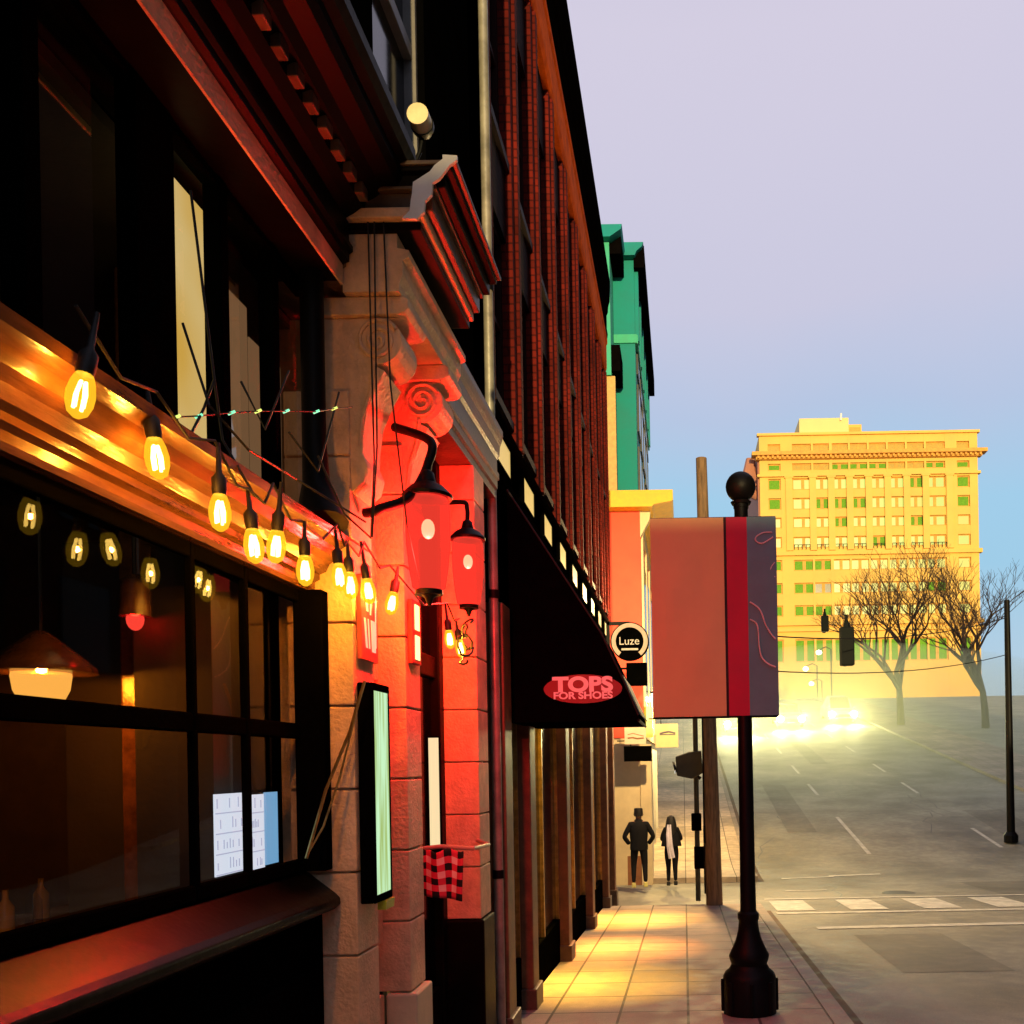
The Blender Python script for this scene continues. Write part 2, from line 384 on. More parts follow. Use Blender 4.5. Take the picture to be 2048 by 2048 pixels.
# entablature: frieze, dentils and cornice run the whole front
prof = [(-1.62, A+1.90), (-1.30, A+1.90), (-1.30, A+1.955), (-1.285, A+1.965), (-1.265, A+1.972), (-1.265, A+2.0), (-1.25, A+2.01), (-1.25, A+2.03),
        (-1.265, A+2.035), (-1.265, A+2.125), (-1.235, A+2.14), (-1.20, A+2.165), (-1.20, A+2.20), (-1.16, A+2.22), (-1.13, A+2.245), (-1.07, A+2.26), (-1.05, A+2.285),
        (-1.05, A+2.32), (-1.02, A+2.335), (-1.0, A+2.36), (-1.0, A+2.40), (-1.45, A+2.46), (-1.62, A+2.46)]
rp(MB().prism(prof, 'y', Y0, 3.5), "cornice", BLACKW)
profR = [(-1.62, A+1.90), (-1.30, A+1.90), (-1.30, A+1.955), (-1.285, A+1.965), (-1.285, A+2.02), (-1.272, A+2.03), (-1.272, A+2.07),
         (-1.285, A+2.075), (-1.285, A+2.17), (-1.268, A+2.19), (-1.262, A+2.26), (-1.25, A+2.29), (-1.24, A+2.33), (-1.24, A+2.37), (-1.62, A+2.40)]
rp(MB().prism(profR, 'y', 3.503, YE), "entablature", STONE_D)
rp(MB().box(-1.62, -1.45, 3.503, YE, A+2.40, A+2.738).box(-1.62, -1.45, Y0, 3.5, A+2.462, A+2.738), "attic_strip", BLACK)
rp(MB().prism([(-1.30, A+1.882), (-1.291, A+1.882), (-1.291, A+1.962), (-1.30, A+1.962)], 'y', Y0, 3.5), "architrave_band", STONE)
d = MB(); y = Y0 + .1
while y < 3.4: d.box(-1.262, -1.168, y, y+.06, A+2.168, A+2.212); y += .115
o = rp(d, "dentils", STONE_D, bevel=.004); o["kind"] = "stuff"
# forward block over the twin pilasters
blk = [(-1.30, A+1.865), (-1.08, A+1.865), (-1.08, A+1.90), (-1.065, A+1.93), (-1.065, A+1.985), (-1.04, A+2.0), (-1.04, A+2.025), (-1.085, A+2.035), (-1.085, A+2.09), (-1.30, A+2.09)]
rp(MB().prism(blk, 'y', 3.52, 4.44), "bracket_lintel", STONE)
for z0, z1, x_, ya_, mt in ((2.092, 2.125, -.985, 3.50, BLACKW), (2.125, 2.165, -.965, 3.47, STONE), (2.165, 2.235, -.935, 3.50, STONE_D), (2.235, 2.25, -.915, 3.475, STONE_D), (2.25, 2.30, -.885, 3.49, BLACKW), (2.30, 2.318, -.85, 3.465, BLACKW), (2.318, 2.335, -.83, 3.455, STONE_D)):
    rp(MB().box(-1.28, x_, ya_, 4.30, A+z0, A+z1-.001), "hood_cornice", mt, bevel=.004)  # slab tones alternate, the less lit mouldings given darker terracotta
hp = [(-.985, 2.098), (-.955, 2.125), (-.95, 2.165), (-.925, 2.19), (-.92, 2.235), (-.895, 2.25), (-.875, 2.275), (-.855, 2.30), (-.825, 2.322), (-.825, 2.338)]
rp(MB().prism([(x, A+z) for x, z in hp] + [(x-.055-(.02 if 2 < q < 6 else 0), A+z+.004) for q, (x, z) in reversed(list(enumerate(hp)))], 'y', 3.44, 3.4545), "hood_end_moulding", WHITE)  # lit return moulding: its brightness is put in as white paint
# pilasters with plinths and scroll brackets
def pilaster(ya, yb, xf, xb, base, top, name="pilaster", flip=False):
    m = MB(); m.box(xb-.12, xf-.03, ya+.02, yb-.02, base, top)
    z = base; hgt = .33
    while z < top-.05:
        m.box(xb-.115, xf, ya, yb, z+.004, min(z+hgt-.004, top)); z += hgt
    o = rp(m, name, STONE, bevel=.006)
    return o
p1 = pilaster(3.56, 3.80, -1.30, -1.445, .30, A+1.5)
p2 = pilaster(4.17, 4.40, -1.28, -1.385, .66, A+1.5)
p3 = pilaster(5.66, 5.95, -1.29, -1.40, .74, A+1.90)
rp(MB().box(-1.6, -1.27, 3.545, 3.815, -.6, .298), "plinth", STONE, bevel=.01)
rp(MB().box(-1.395, -1.25, 4.155, 4.415, -.6, .657), "plinth", CREAM, bevel=.01)
rp(MB().box(-1.6, -1.27, 5.645, 5.965, -.6, .737), "plinth", BLACKW, bevel=.01)
rp(MB().box(-1.7, -1.43, 3.80, 4.17, -.6, A+1.90), "recess_panel", STONE, bevel=.004)
rp(MB().box(-1.42, -1.395, 3.83, 4.14, .25, .66).box(-1.42, -1.395, 3.83, 4.14, .9, 1.9).box(-1.42, -1.395, 3.83, 4.14, 2.1, 3.0), "recess_moulding", STONE, bevel=.006)
def spiral(cx, cz, r0, turns, y, n=60):
    return [(cx + r0*(1-t*.86)*math.cos(.5+turns*2*math.pi*t), y, cz + r0*(1-t*.86)*math.sin(.5+turns*2*math.pi*t)) for t in [i/n for i in range(n+1)]]
def console(ya, yb, xf):
    xo = -1.10
    pr = [(xf-.1, A+1.79), (xo, A+1.79)]
    for i in range(11):                               # upper scroll
        a = R(60 - i*17); pr.append((xo-.085+.095*math.cos(a), A+1.70+.095*math.sin(a)))
    pr += [(xo-.06, A+1.58), (xo-.10, A+1.50), (xo-.135, A+1.42), (xo-.15, A+1.33), (xo-.155, A+1.25), (xo-.135, A+1.20), (xo-.15, A+1.14), (xf-.002, A+1.10), (xf-.1, A+1.10)]
    b = rp(MB().prism(pr, 'y', ya, yb), "scroll_bracket", STONE, bevel=.006)
    m = MB(); m.tube(spiral(xo-.085, A+1.70, .085, 2.2, ya-.004), .0085, 6)
    m.tube([(xo-.10, ya-.004, A+1.615), (xo-.115, ya-.004, A+1.5), (xo-.15, ya-.004, A+1.4), (xo-.165, ya-.004, A+1.28)], [.008,.01,.008,.005], 6)
    rp(m, "scroll_relief", STONE, b, smooth=True)
    cpr = [(xf-.1, A+1.792), (xo+.0, A+1.792), (xo+.03, A+1.80), (xo+.045, A+1.82), (xo+.045, A+1.85), (xo+.03, A+1.862), (xf-.1, A+1.862)]
    rp(MB().prism(cpr, 'y', ya-.025, yb+.025), "bracket_abacus", STONE, bevel=.004)
console(3.575, 3.785, -1.30); console(4.185, 4.385, -1.28)
# lower storefront: bulkhead, sill, frame, glass
rp(MB().box(-1.7, -1.43, Y0, 3.545, -.6, 1.14), "bulkhead", BLACK, bevel=.01)
pan = MB()
for a in (-1.0, -.1, .8, 1.7, 2.6): pan.box(-1.432, -1.412, a, a+.75, .25, .95)
rp(pan, "bulkhead_panels", BLACK, bevel=.01)
rp(MB().prism([(-1.56, 1.142), (-1.42, 1.142), (-1.385, 1.15), (-1.362, 1.17), (-1.365, 1.195), (-1.385, 1.215), (-1.50, 1.305), (-1.56, 1.305)], 'y', Y0, 3.555), "window_sill", M("worn_varnished_sill", (.0035,.0022,.0016), .30, var=.7, scale=4, spec=.08), bevel=.006)
fr = MB(); ZB, ZT = 1.306, A+.70
for a, b in ((Y0, Y0+.1), (-.2, -.12), (.8, .88), (1.79, 1.82), (2.728, 2.75), (3.06, 3.085), (3.49, 3.555)): fr.box(-1.507, -1.48 if b < 3.5 else -1.392, a, b, ZB, ZT)
for a, b in ((Y0+.1, -.2), (-.12, .8), (.88, 1.79), (1.82, 2.728), (2.75, 3.06), (3.085, 3.49)):
    fr.box(-1.507, -1.482, a, b, ZB, ZB+.05); fr.box(-1.507, -1.482, a, b, A+.12, A+.18); fr.box(-1.507, -1.482, a, b, ZT-.05, ZT)
sw = rp(fr, "storefront_window", BLACK, bevel=.006)
rp(MB().add([(-1.508,Y0+.1,ZB+.05),(-1.508,3.49,ZB+.05),(-1.508,3.49,ZT-.05),(-1.508,Y0+.1,ZT-.05)],[(0,1,2,3)]), "pane", GLASS, sw)
# shelf moulding above the window
shelf = [(-1.60, A+.70), (-1.455, A+.70), (-1.445, A+.715), (-1.445, A+.74), (-1.425, A+.75), (-1.425, A+.77), (-1.40, A+.78), (-1.385, A+.81), (-1.355, A+.83), (-1.345, A+.865), (-1.31, A+.885), (-1.305, A+.915), (-1.48, A+.94), (-1.60, A+.94)]
rp(MB().prism(shelf, 'y', Y0, 3.558), "shelf_moulding", BROWNW)
# transom band: posts, lit blind, dark mirror-like panes
tf = MB(); TB, TT = A+.942, A+1.898
for a, b in ((Y0, Y0+.15), (.2, .4), (1.2, 1.4), (2.0, 2.06), (2.42, 2.61), (2.865, 2.92), (3.235, 3.285)): tf.box(-1.502, -1.445, a, b, TB, TT)
for a, b in ((Y0+.15, .2), (.4, 1.2), (1.4, 2.0), (2.06, 2.42), (2.61, 2.865), (2.92, 3.235), (3.285, 3.56)): tf.box(-1.502, -1.45, a, b, TT-.03, TT)
tw = rp(tf, "transom_window", BLACK, bevel=.006)
MIRROR = glass("dark_transom_glass", (.85,.8,.7), 2.1)
rp(MB().add([(-1.505,Y0+.15,TB),(-1.505,3.56,TB),(-1.505,3.56,TT-.1),(-1.505,Y0+.15,TT-.1)],[(0,1,2,3)]), "pane", MIRROR, tw)
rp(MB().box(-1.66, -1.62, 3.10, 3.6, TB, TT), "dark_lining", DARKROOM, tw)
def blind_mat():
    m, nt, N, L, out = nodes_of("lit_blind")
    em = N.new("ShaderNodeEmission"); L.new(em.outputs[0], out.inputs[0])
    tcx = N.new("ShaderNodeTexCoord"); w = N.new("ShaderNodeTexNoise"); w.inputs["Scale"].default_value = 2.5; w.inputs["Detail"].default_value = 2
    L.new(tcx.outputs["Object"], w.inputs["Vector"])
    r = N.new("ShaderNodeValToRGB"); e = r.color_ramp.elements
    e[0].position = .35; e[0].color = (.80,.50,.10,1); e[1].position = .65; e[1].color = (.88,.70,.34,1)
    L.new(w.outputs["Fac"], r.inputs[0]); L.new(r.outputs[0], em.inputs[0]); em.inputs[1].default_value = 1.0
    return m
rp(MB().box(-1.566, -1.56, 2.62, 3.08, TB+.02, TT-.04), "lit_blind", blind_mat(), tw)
rp(MB().box(-1.60, -1.594, 3.12, 3.345, TB+.02, A+1.72).box(-1.60, -1.594, 3.36, 3.62, TB+.02, A+1.62), "reflection_panel", E("tan_reflection_glow", (.40,.22,.11), .50), tw)  # glowing tan panels that stand in for reflections in the panes
# cast post with flared foot standing on the shelf
rp(MB().tube([(-1.36, 3.42, A+.93), (-1.37, 3.43, A+.97), (-1.385, 3.44, A+1.10), (-1.39, 3.44, A+1.25), (-1.39, 3.44, TT)], [.10,.085,.05,.044,.044], 14), "cast_post", IRON, smooth=True)
# entrance: recess, door leaves, fanlight, side windows
rp(MB().box(-2.6, -1.75, 4.40, 5.66, -.6, -.15).box(-2.6, -2.3, 4.40, 5.66, -.15, A+1.9), "entrance_recess", BLACKW)
dr = MB()
for a, b in ((4.42, 4.50), (4.98, 5.08), (5.56, 5.66)): dr.box(-1.62, -1.50, a, b, -.4, A+1.9)
for a, b in ((4.50, 4.98), (5.08, 5.56)):
    dr.box(-1.60, -1.52, a, b, -.4, .35); dr.box(-1.60, -1.52, a, b, A+.55, A+.68); dr.box(-1.60, -1.52, a, b, A+1.75, A+1.9)
door = rp(dr, "door", BLACKW, bevel=.008)
rp(MB().box(-1.57, -1.555, 4.50, 5.56, .35, A+1.75), "pane", DGLASS, door)
rp(MB().tube([(-1.52, 5.0, .95), (-1.47, 5.0, .97), (-1.47, 5.0, 1.30), (-1.52, 5.0, 1.32)], .011, 8), "handle", BRASS, door, smooth=True)
rp(MB().box(-1.9, -1.42, 5.96, YE, -.6, A+1.9).box(-1.63, -1.40, 4.40, 4.50, -.6, .3), "side_wall", BLACK)
# room seen through the window
rm = MB(); rm.box(-6, -5.9, Y0, YE, -.3, A+1.9).box(-5.9, -1.75, 6.2, 6.3, -.3, A+1.9).box(-5.9, -1.57, Y0, Y0+.1, -.3, A+1.9)
rp(rm, "room_wall", WARMWALL)
rp(MB().box(-5.9, -1.71, Y0+.1, 6.2, -.3, -.2).box(-5.9, -1.63, Y0+.1, 6.2, A+1.86, A+1.9), "room_floor_and_ceiling", DARKROOM)
rp(MB().box(-1.9, -1.63, 3.12, 3.55, -.2, A+.69).box(-2.4, -1.63, 3.5, 3.56, -.2, A+.9), "dark_pane_backing", DARKROOM)  # dark panels added behind the right pane, standing in for a dark reflection
rp(MB().box(-2.05, -1.97, 3.28, 3.36, -.2, A+1.85), "room_post", BROWNW, bevel=.01)

# things inside the window
def pendant(x, y, z, label, r, colr, watts, group="lamps hanging inside the restaurant window"):
    t = thing("pendant_lamp", label, "lamp", group, (x, y, z))
    MB().tube([(0,0,.1), (0,0,A+1.86-z)], .006, 6).build("cord", CORD, t)
    MB().lathe([(.02,.12), (.045,.10), (r,.0), (r*1.02,-.02)], (0,0,0), 20).build("shade", BROWNW, t, smooth=True)
    MB().ball((0,0,-.03), r*.55, 14, 8, 1.4).build("globe", glow_glass("pendant_glass_%d" % int(x*-100+y*7), colr, colr, 1.3, .6), t, smooth=True)
    lamp("pendant_light", (0,0,-.03), watts, colr, .015, t)
pendant(-2.15, 3.02, A+.36, "amber pendant lamp glowing behind the restaurant window, far left", .16, (1,.52,.10), 34)
pendant(-1.85, 3.05, A+.55, "small red glow added inside the window in place of the lantern reflections", .05, (1,.08,.05), 1.2)  # red glow added inside to imitate the outer lanterns' reflections
pendant(-4.3, 5.2, A+.6, "distant amber lamp deep in the dark dining room", .12, (1,.6,.2), 14)
bar = thing("bar_counter", "dark wooden bar counter behind the restaurant window", "counter", loc=(-3.2, 4.8, -.2))
MB().box(-.3, .3, -2.6, 1.2, 0, 1.1).build("counter_body", DARKROOM, bar, bevel=.01)
MB().box(-.38, .38, -2.7, 1.25, 1.102, 1.15).build("counter_top", BROWNW, bar, bevel=.01)
AMBERG = M("amber_glass", (.55,.33,.05), .12, var=.3, bump=0)
bot = []
for k in range(7):
    h = random.uniform(.2, .3); b = MB().lathe([(.034,0), (.036,.02), (.036,h*.6), (.014,h*.78), (.013,h)], (0,0,0), 12).build("bottle", AMBERG if k % 2 else GLASS, None, smooth=True)
    b.location = (-3.3+random.uniform(-.1,.25), 3.6+k*.22, .952); tag(b, "glass bottle standing on the bar counter behind the window", "bottle", "bottles on the bar counter")
# white sheets lit from behind, taped inside the glass
def sheet(y0, y1, z0, z1, blue, label):
    t = thing("menu_sheet", label, "notice", "lit sheets behind the window glass", (-1.53, y0, z0))
    MB().box(-.004, 0, 0, y1-y0, 0, z1-z0).build("paper", E("lit_paper_%d" % int(y0*100), (.75,.84,1.0) if not blue else (.20,.50,.85), .95 if not blue else .8), t)
    if not blue:
        m = MB(); n = 4; hh = (z1-z0)/n
        for r_ in range(n):
            m.box(.0005, .002, .004, y1-y0-.004, r_*hh+.002, r_*hh+.006)
            for c_ in range(9):
                if random.random() < .5: m.box(.0005, .002, .012+c_*(y1-y0-.03)/9, .017+c_*(y1-y0-.03)/9, r_*hh+hh*.3, r_*hh+hh*random.uniform(.6,.85))
        MB.build(m, "print", E("pale_print", (.45,.50,.72), .9), t)
sheet(2.93, 3.14, A-.345, A-.075, False, "white printed sheet lit up behind the window, left of the mullion")
sheet(3.145, 3.275, A-.36, A-.085, False, "narrow white printed sheet lit up behind the window, right of the mullion")
sheet(3.28, 3.385, A-.345, A-.08, True, "bright blue sheet behind the window glass next to the white ones")

# menu case on the first pilaster
mc = thing("menu_case", "black framed menu case with a pale green lit panel on the first stone pilaster", "notice", loc=(-1.298, 3.59, A-.54))
f = MB(); W, Hh, D = .205, .885, .062
f.box(0, D-.012, 0, W, 0, Hh); f.box(D-.012, D, 0, .018, 0, Hh).box(D-.012, D, W-.012, W, 0, Hh).box(D-.012, D, .018, W-.012, 0, .03).box(D-.012, D, .018, W-.012, Hh-.03, Hh)
f.build("frame", BLACK, mc, bevel=.004)
def menu_mat():
    m, nt, N, L, out = nodes_of("menu_lit_panel"); em = N.new("ShaderNodeEmission"); L.new(em.outputs[0], out.inputs[0])
    tcx = N.new("ShaderNodeTexCoord"); mp = N.new("ShaderNodeMapping"); mp.inputs["Scale"].default_value = (1, 14, 1.2); L.new(tcx.outputs["Object"], mp.inputs[0])
    nz = N.new("ShaderNodeTexNoise"); nz.inputs["Scale"].default_value = 2; L.new(mp.outputs[0], nz.inputs["Vector"])
    r = N.new("ShaderNodeValToRGB"); e = r.color_ramp.elements; e[0].position = .35; e[0].color = (.40,.55,.16,1); e[1].position = .62; e[1].color = (.62,.95,.58,1)
    L.new(nz.outputs["Fac"], r.inputs[0]); L.new(r.outputs[0], em.inputs[0]); em.inputs[1].default_value = .95; return m
MB().box(D-.011, D-.004, .019, W-.013, .031, Hh-.031).build("lit_panel", menu_mat(), mc)
MB().prism([(D-.03, -.04), (D+.004, -.04), (D+.008, -.002), (D-.03, -.002)], 'y', .10, W).build("bottom_trim", M("lime_trim", (.55,.62,.04), .4), mc)

# lit number sign and brushed lettering on the red lit stone
ns = thing("number_sign", "small vertical lit sign with two yellow panels on the second pilaster", "sign", loc=(-1.278, 4.2, A+.49))
MB().box(0, .025, .0, .13, 0, .30).build("sign_box", M("red_sign_box", (.5,.05,.04), .5), ns, bevel=.004)
LITP = E("lit_yellow_panel", (1,.80,.28), 2.2)
MB().box(.0255, .029, .03, .10, .02, .135).build("lit_panel", LITP, ns, bevel=.01)
MB().box(.0255, .029, .03, .10, .16, .28).build("lit_panel", LITP, ns, bevel=.01)
ls = thing("lettered_sign", "red board with pale brushed strokes above the menu case", "sign", loc=(-1.298, 3.60, A+.44))
MB().box(0, .02, 0, .19, 0, .34).build("board", M("red_board", (.62,.09,.07), .5), ls, bevel=.003)
st = MB()
for (a, b, w, z0, z1) in ((.05,.03,.022,.20,.32), (.09,.10,.014,.19,.30), (.04,.02,.020,.05,.17), (.075,.065,.012,.05,.17), (.11,.10,.045,.04,.17), (.15,.155,.012,.06,.30)):
    st.add([(.0215,a,z0),(.0215,a+w,z0),(.0215,b+w,z1),(.0215,b,z1),(.023,a,z0),(.023,a+w,z0),(.023,b+w,z1),(.023,b,z1)], [(0,1,2,3),(4,5,6,7),(0,1,5,4),(1,2,6,5),(2,3,7,6),(3,0,4,7)])
st.build("brushed_strokes", E("pale_stroke", (1,.72,.5), .5, (.8,.7,.55)), ls)

# lanterns: red glass on a swan-neck arm
REDG = glow_glass("red_lantern_glass", (1,.16,.12), (1,.075,.045), 1.0, .55)
def lantern(x, y, z, s, label, wall, swan):
    t = thing("wall_lantern", label, "lantern", "red glass lanterns at the entrance", (x, y, z))
    MB().lathe([(.055,-.215), (.075,-.20), (.088,-.12), (.100,0), (.102,.12), (.098,.19), (.09,.215)], (0,0,0), 24).build("globe", REDG, t, smooth=True)
    MB().lathe([(.112,.21), (.115,.225), (.075,.265), (.04,.285), (.03,.33), (.012,.345)], (0,0,0), 20).build("cap", IRON, t, smooth=True)
    MB().lathe([(.062,-.235), (.062,-.213), (.02,-.25), (.008,-.285)][::-1], (0,0,0), 16).build("bottom_ring", IRON, t, smooth=True)
    MB().ball((0,0,.07), .031, 12, 8, 1.5).build("bulb", E("white_hot_bulb", (1,.86,.62), 9), t, smooth=True)
    if swan:
        pts = [(wall-x-.02, -.18, .10), (wall-x+.02, -.19, .10), (wall-x+.06, -.18, .12), (-.07, -.12, .17), (-.03, -.03, .27), (.0, .02, .38), (.0, .06, .50), (wall-x, .2, .62)]
    else:
        pts = [(0,0,.33), (0,.0,.42), (-.04,.0,.46), (wall-x, .0, .44)]
    v = [Vector(p) for p in pts]; fine = []
    for i in range(len(v)-1):
        p0, p1, p2, p3 = v[max(i-1,0)], v[i], v[i+1], v[min(i+2, len(v)-1)]
        for k in range(6):
            q = k/6; fine.append(.5*((2*p1)+(-p0+p2)*q+(2*p0-5*p1+4*p2-p3)*q*q+(-p0+3*p1-3*p2+p3)*q**3))
    fine.append(v[-1])
    MB().tube(fine, .021 if swan else .014, 10).build("arm", IRON, t, smooth=True)
    t.scale = (s, s, s)
    lamp("lantern_light", (0,0,-.06), 235, (1,.088,.09), .05, t)
    return t
lantern(-1.07, 3.83, A+.95, .92, "larger red glass lantern on the swan-neck arm at the second pilaster", -1.28, True)
lantern(-1.19, 5.05, A+1.09, .86, "smaller red glass lantern hanging beside the entrance door", -1.52, False)

# string lights
BULBG = glow_glass("amber_bulb_glass", (1,.75,.25), (1,.58,.025), 1.35, .5)
FIL = E("hot_filament", (1,.82,.50), 30)
sl = thing("string_lights", "black cable with glowing amber bulbs strung along the restaurant front", "string lights", loc=(0,0,0))
bul = [(-1.29,1.95,.83), (-1.31,2.26,.80), (-1.25,2.45,.715), (-1.25,2.64,.67), (-1.25,2.79,.705), (-1.25,3.0,.675), (-1.25,3.3,.715), (-1.24,3.38,.70), (-1.25,3.6,.722), (-1.25,3.9,.725), (-1.25,4.85,.70), (-1.24,5.04,.675)]
cpts = []
for i, (x, y, z) in enumerate(bul):
    cpts.append((x+random.uniform(-.012,.012), y, A+z+.135+(.02 if i % 2 else .05)))
    if i+1 < len(bul):
        x2, y2, z2 = bul[i+1]; cpts.append(((x+x2)/2, (y+y2)/2, A+(z+z2)/2+.125-.05*min(1, y2-y)))
MB().tube(cpts, .0045, 6).build("cable", CORD, sl, smooth=True)
for i, (x, y, z) in enumerate(bul):
    top = cpts[2*i][2]
    b = MB().lathe([(.008,-.062), (.020,-.052), (.027,-.030), (.0285,-.008), (.024,.018), (.017,.038), (.014,.045)], (0,0,0), 16).build("bulb", BULBG, sl, smooth=True)
    b.location = (x, y, A+z); b.rotation_euler = (random.uniform(-.15,.15), random.uniform(-.15,.15), 0)
    MB().tube([(.011,0,-.04), (.012,0,-.01), (.006,0,.02)], .0035, 6).tube([(-.011,0,-.04), (-.012,0,-.01), (-.006,0,.02)], .0035, 6).tube([(0,.011,-.042), (0,.012,-.01), (0,.006,.02)], .0035, 6).tube([(0,-.011,-.042), (0,-.012,-.01), (0,-.006,.02)], .0035, 6).build("filament", FIL, b)
    MB().lathe([(.017,.036), (.019,.05), (.019,.085), (.008,.10), (.005,top-A-z)], (0,0,0), 12).build("socket", CORD, b, smooth=True)
    lamp("bulb_light", (0,0,-.012), 13.0, (1,.45,.085), .008, b)
# loops of spare cable knotted at the end of the string, and thin wires down the front
kn = MB(); pts = []
for k in range(46):
    a = k*.55; pts.append((-1.20+.03*math.cos(a)+random.uniform(-.012,.012), 5.0+.10*math.sin(a*.7), A+.80-.0045*k+.045*math.sin(a)))
kn.tube(pts, .006, 6); tag(kn.build("spare_cable", CORD, smooth=True), "tangle of black spare cable hanging at the end of the string lights", "cable")
w = MB()
w.tube([(-1.19, 3.5, A+2.16), (-1.185, 3.51, A+1.2), (-1.20, 3.5, A+.9)], .0035, 5).tube([(-1.165, 3.5, A+2.16), (-1.17, 3.5, A+1.25), (-1.195, 3.5, A+.9)], .0035, 5).tube([(-1.13, 3.5, A+2.16), (-1.12, 3.52, A+1.5), (-1.12, 3.7, A+1.0), (-1.13, 3.9, A+.80)], .0035, 5)
tag(w.build("hanging_wires", CORD), "thin black wires hanging down in front of the first scroll bracket", "wires")
w = MB(); P = lambda px, py, Y: at(px, py, Y)
for pts in ([P(345,610,2.6), P(395,765,2.6), P(470,850,2.75), P(560,905,3.1), P(690,985,3.42)], [P(405,715,2.62), P(385,770,2.6), P(345,850,2.5)], [P(360,360,2.6), P(405,720,2.62), P(420,830,2.65), P(482,938,2.7)],
            [P(455,720,2.9), P(500,810,2.9), P(545,700,3.0)], [P(545,815,3.1), P(600,890,3.2), P(640,740,3.35)], [P(600,860,3.2), P(650,970,3.3), P(700,1015,3.42)]):
    w.tube(pts, .0042, 5)
tag(w.build("guy_wires", CORD), "black wires crossing in front of the transom windows", "wires")
w = MB().tube([P(688,1285,3.5), P(660,1380,3.5), P(615,1490,3.45), P(578,1620,3.35)], .006, 6).tube([P(676,1330,3.5), P(640,1470,3.46), P(610,1560,3.4), P(580,1612,3.36)], .004, 6)
tag(w.build("flag_rods", BRASS, smooth=True), "two thin rods leaning out beside the first pilaster over the sill", "rods")
fy = thing("green_glints", "thin strand of tiny green glints added as reflections before the transom windows", "string lights", loc=(0,0,0))  # tiny glowing bits added to stand in for small green reflections
fp = [at(px, py, Y) for px, py, Y in ((300,788,2.45), (333,787,2.5), (375,785,2.58), (437,779,2.72), (487,776,2.86), (540,776,3.0), (597,777,3.15), (631,771,3.28), (665,768,3.4))]
MB().tube(fp, .0022, 5).build("strand", CORD, fy)
for q, p in enumerate(fp[1:-1]):
    MB().tube([(p[0]-.009, p[1]-.004, p[2]-.006), (p[0]+.009, p[1]+.004, p[2]+.006)], .004, 6).build("tiny_glint", E("tiny_green_glint_%d" % q, (.25,1,.55) if q % 3 else (.8,1,.2), 1.2), fy)
# round lamp above the hood
fl = thing("flood_lamp", "round cream flood lamp standing on top of the black cornice", "lamp", loc=at(790, 220, 3.95))
MB().tube([(0,-.02,0), (0,.05,0)], [.047,.047], 20).build("lens", M("cream_lens", (.75,.62,.36), .4), fl, smooth=True)
MB().tube([(0,.045,0), (0,.07,0), (0,.12,0)], [.052,.05,.02], 20).tube([(0,.08,0), (-.02,.08,-.1), (-.1,.08,-.28)], .01, 8).build("housing", IRON, fl, smooth=True)
# chequered cloth on the door
def check_mat():
    m, nt, N, L, out = nodes_of("red_black_check"); b = N.new("ShaderNodeBsdfPrincipled"); L.new(b.outputs[0], out.inputs[0]); b.inputs["Roughness"].default_value = .85
    tcx = N.new("ShaderNodeTexCoord"); sp = N.new("ShaderNodeSeparateXYZ"); L.new(tcx.outputs["UV"], sp.inputs[0])
    def band(s):
        q = N.new("ShaderNodeMath"); q.operation = 'MULTIPLY'; q.inputs[1].default_value = 3.5; L.new(s, q.inputs[0])
        fr_ = N.new("ShaderNodeMath"); fr_.operation = 'FRACT'; L.new(q.outputs[0], fr_.inputs[0])
        g = N.new("ShaderNodeMath"); g.operation = 'GREATER_THAN'; g.inputs[1].default_value = .5; L.new(fr_.outputs[0], g.inputs[0]); return g.outputs[0]
    a, c = band(sp.outputs[0]), band(sp.outputs[1])
    sm = N.new("ShaderNodeMath"); sm.operation = 'ADD'; L.new(a, sm.inputs[0]); L.new(c, sm.inputs[1])
    hf = N.new("ShaderNodeMath"); hf.operation = 'MULTIPLY'; hf.inputs[1].default_value = .5; L.new(sm.outputs[0], hf.inputs[0])
    r = N.new("ShaderNodeValToRGB"); r.color_ramp.interpolation = 'CONSTANT'; e = r.color_ramp.elements
    e[0].position = 0; e[0].color = (.006,.004,.004,1); e[1].position = .4; e[1].color = (.70,.04,.08,1); e3 = r.color_ramp.elements.new(.9); e3.color = (.95,.62,.56,1)
    L.new(hf.outputs[0], r.inputs[0]); L.new(r.outputs[0], b.inputs["Base Color"]); return m
CHK = check_mat()
me = bpy.data.meshes.new("checked_cloth"); n = 14; vs, fs = [], []
for i in range(n+1):
    for j in range(n+1):
        u, v = i/n, j/n
        x = -1.46 + .245*u; yy = 4.93 + .02*math.sin(u*9+v*2)+.015*v; z = A-.455 - .245*v - .035*u*v + .012*math.sin(u*12)*(1-v)
        vs.append((x + .02*v*(.5-u), yy, z))
for i in range(n):
    for j in range(n): fs.append((i*(n+1)+j, (i+1)*(n+1)+j, (i+1)*(n+1)+j+1, i*(n+1)+j+1))
me.from_pydata(vs, [], fs); uv = me.uv_layers.new()
for l in me.loops:
    i, j = divmod(l.vertex_index, n+1); uv.data[l.index].uv = (i/n, j/n)
me.materials.append(CHK); me.polygons.foreach_set("use_smooth", [True]*len(me.polygons))
cloth = bpy.data.objects.new("checked_cloth", me); COL.objects.link(cloth)
sd = cloth.modifiers.new("thick", 'SOLIDIFY'); sd.thickness = .008
tag(cloth, "red and black checked cloth hanging at the entrance by the third pilaster", "cloth")
tag(MB().tube([(-1.50,4.95,A-.45), (-1.34,4.95,A-.435), (-1.17,4.96,A-.45), (-1.16,5.3,A-.46), (-1.29,5.6,A-.46)], .013, 10).build("hand_rail", M("dull_pink_rail", (.5,.25,.2), .4), smooth=True), "thin rail at the entrance with the checked cloth hanging from it", "rail")  # dull pink base colour on the rail
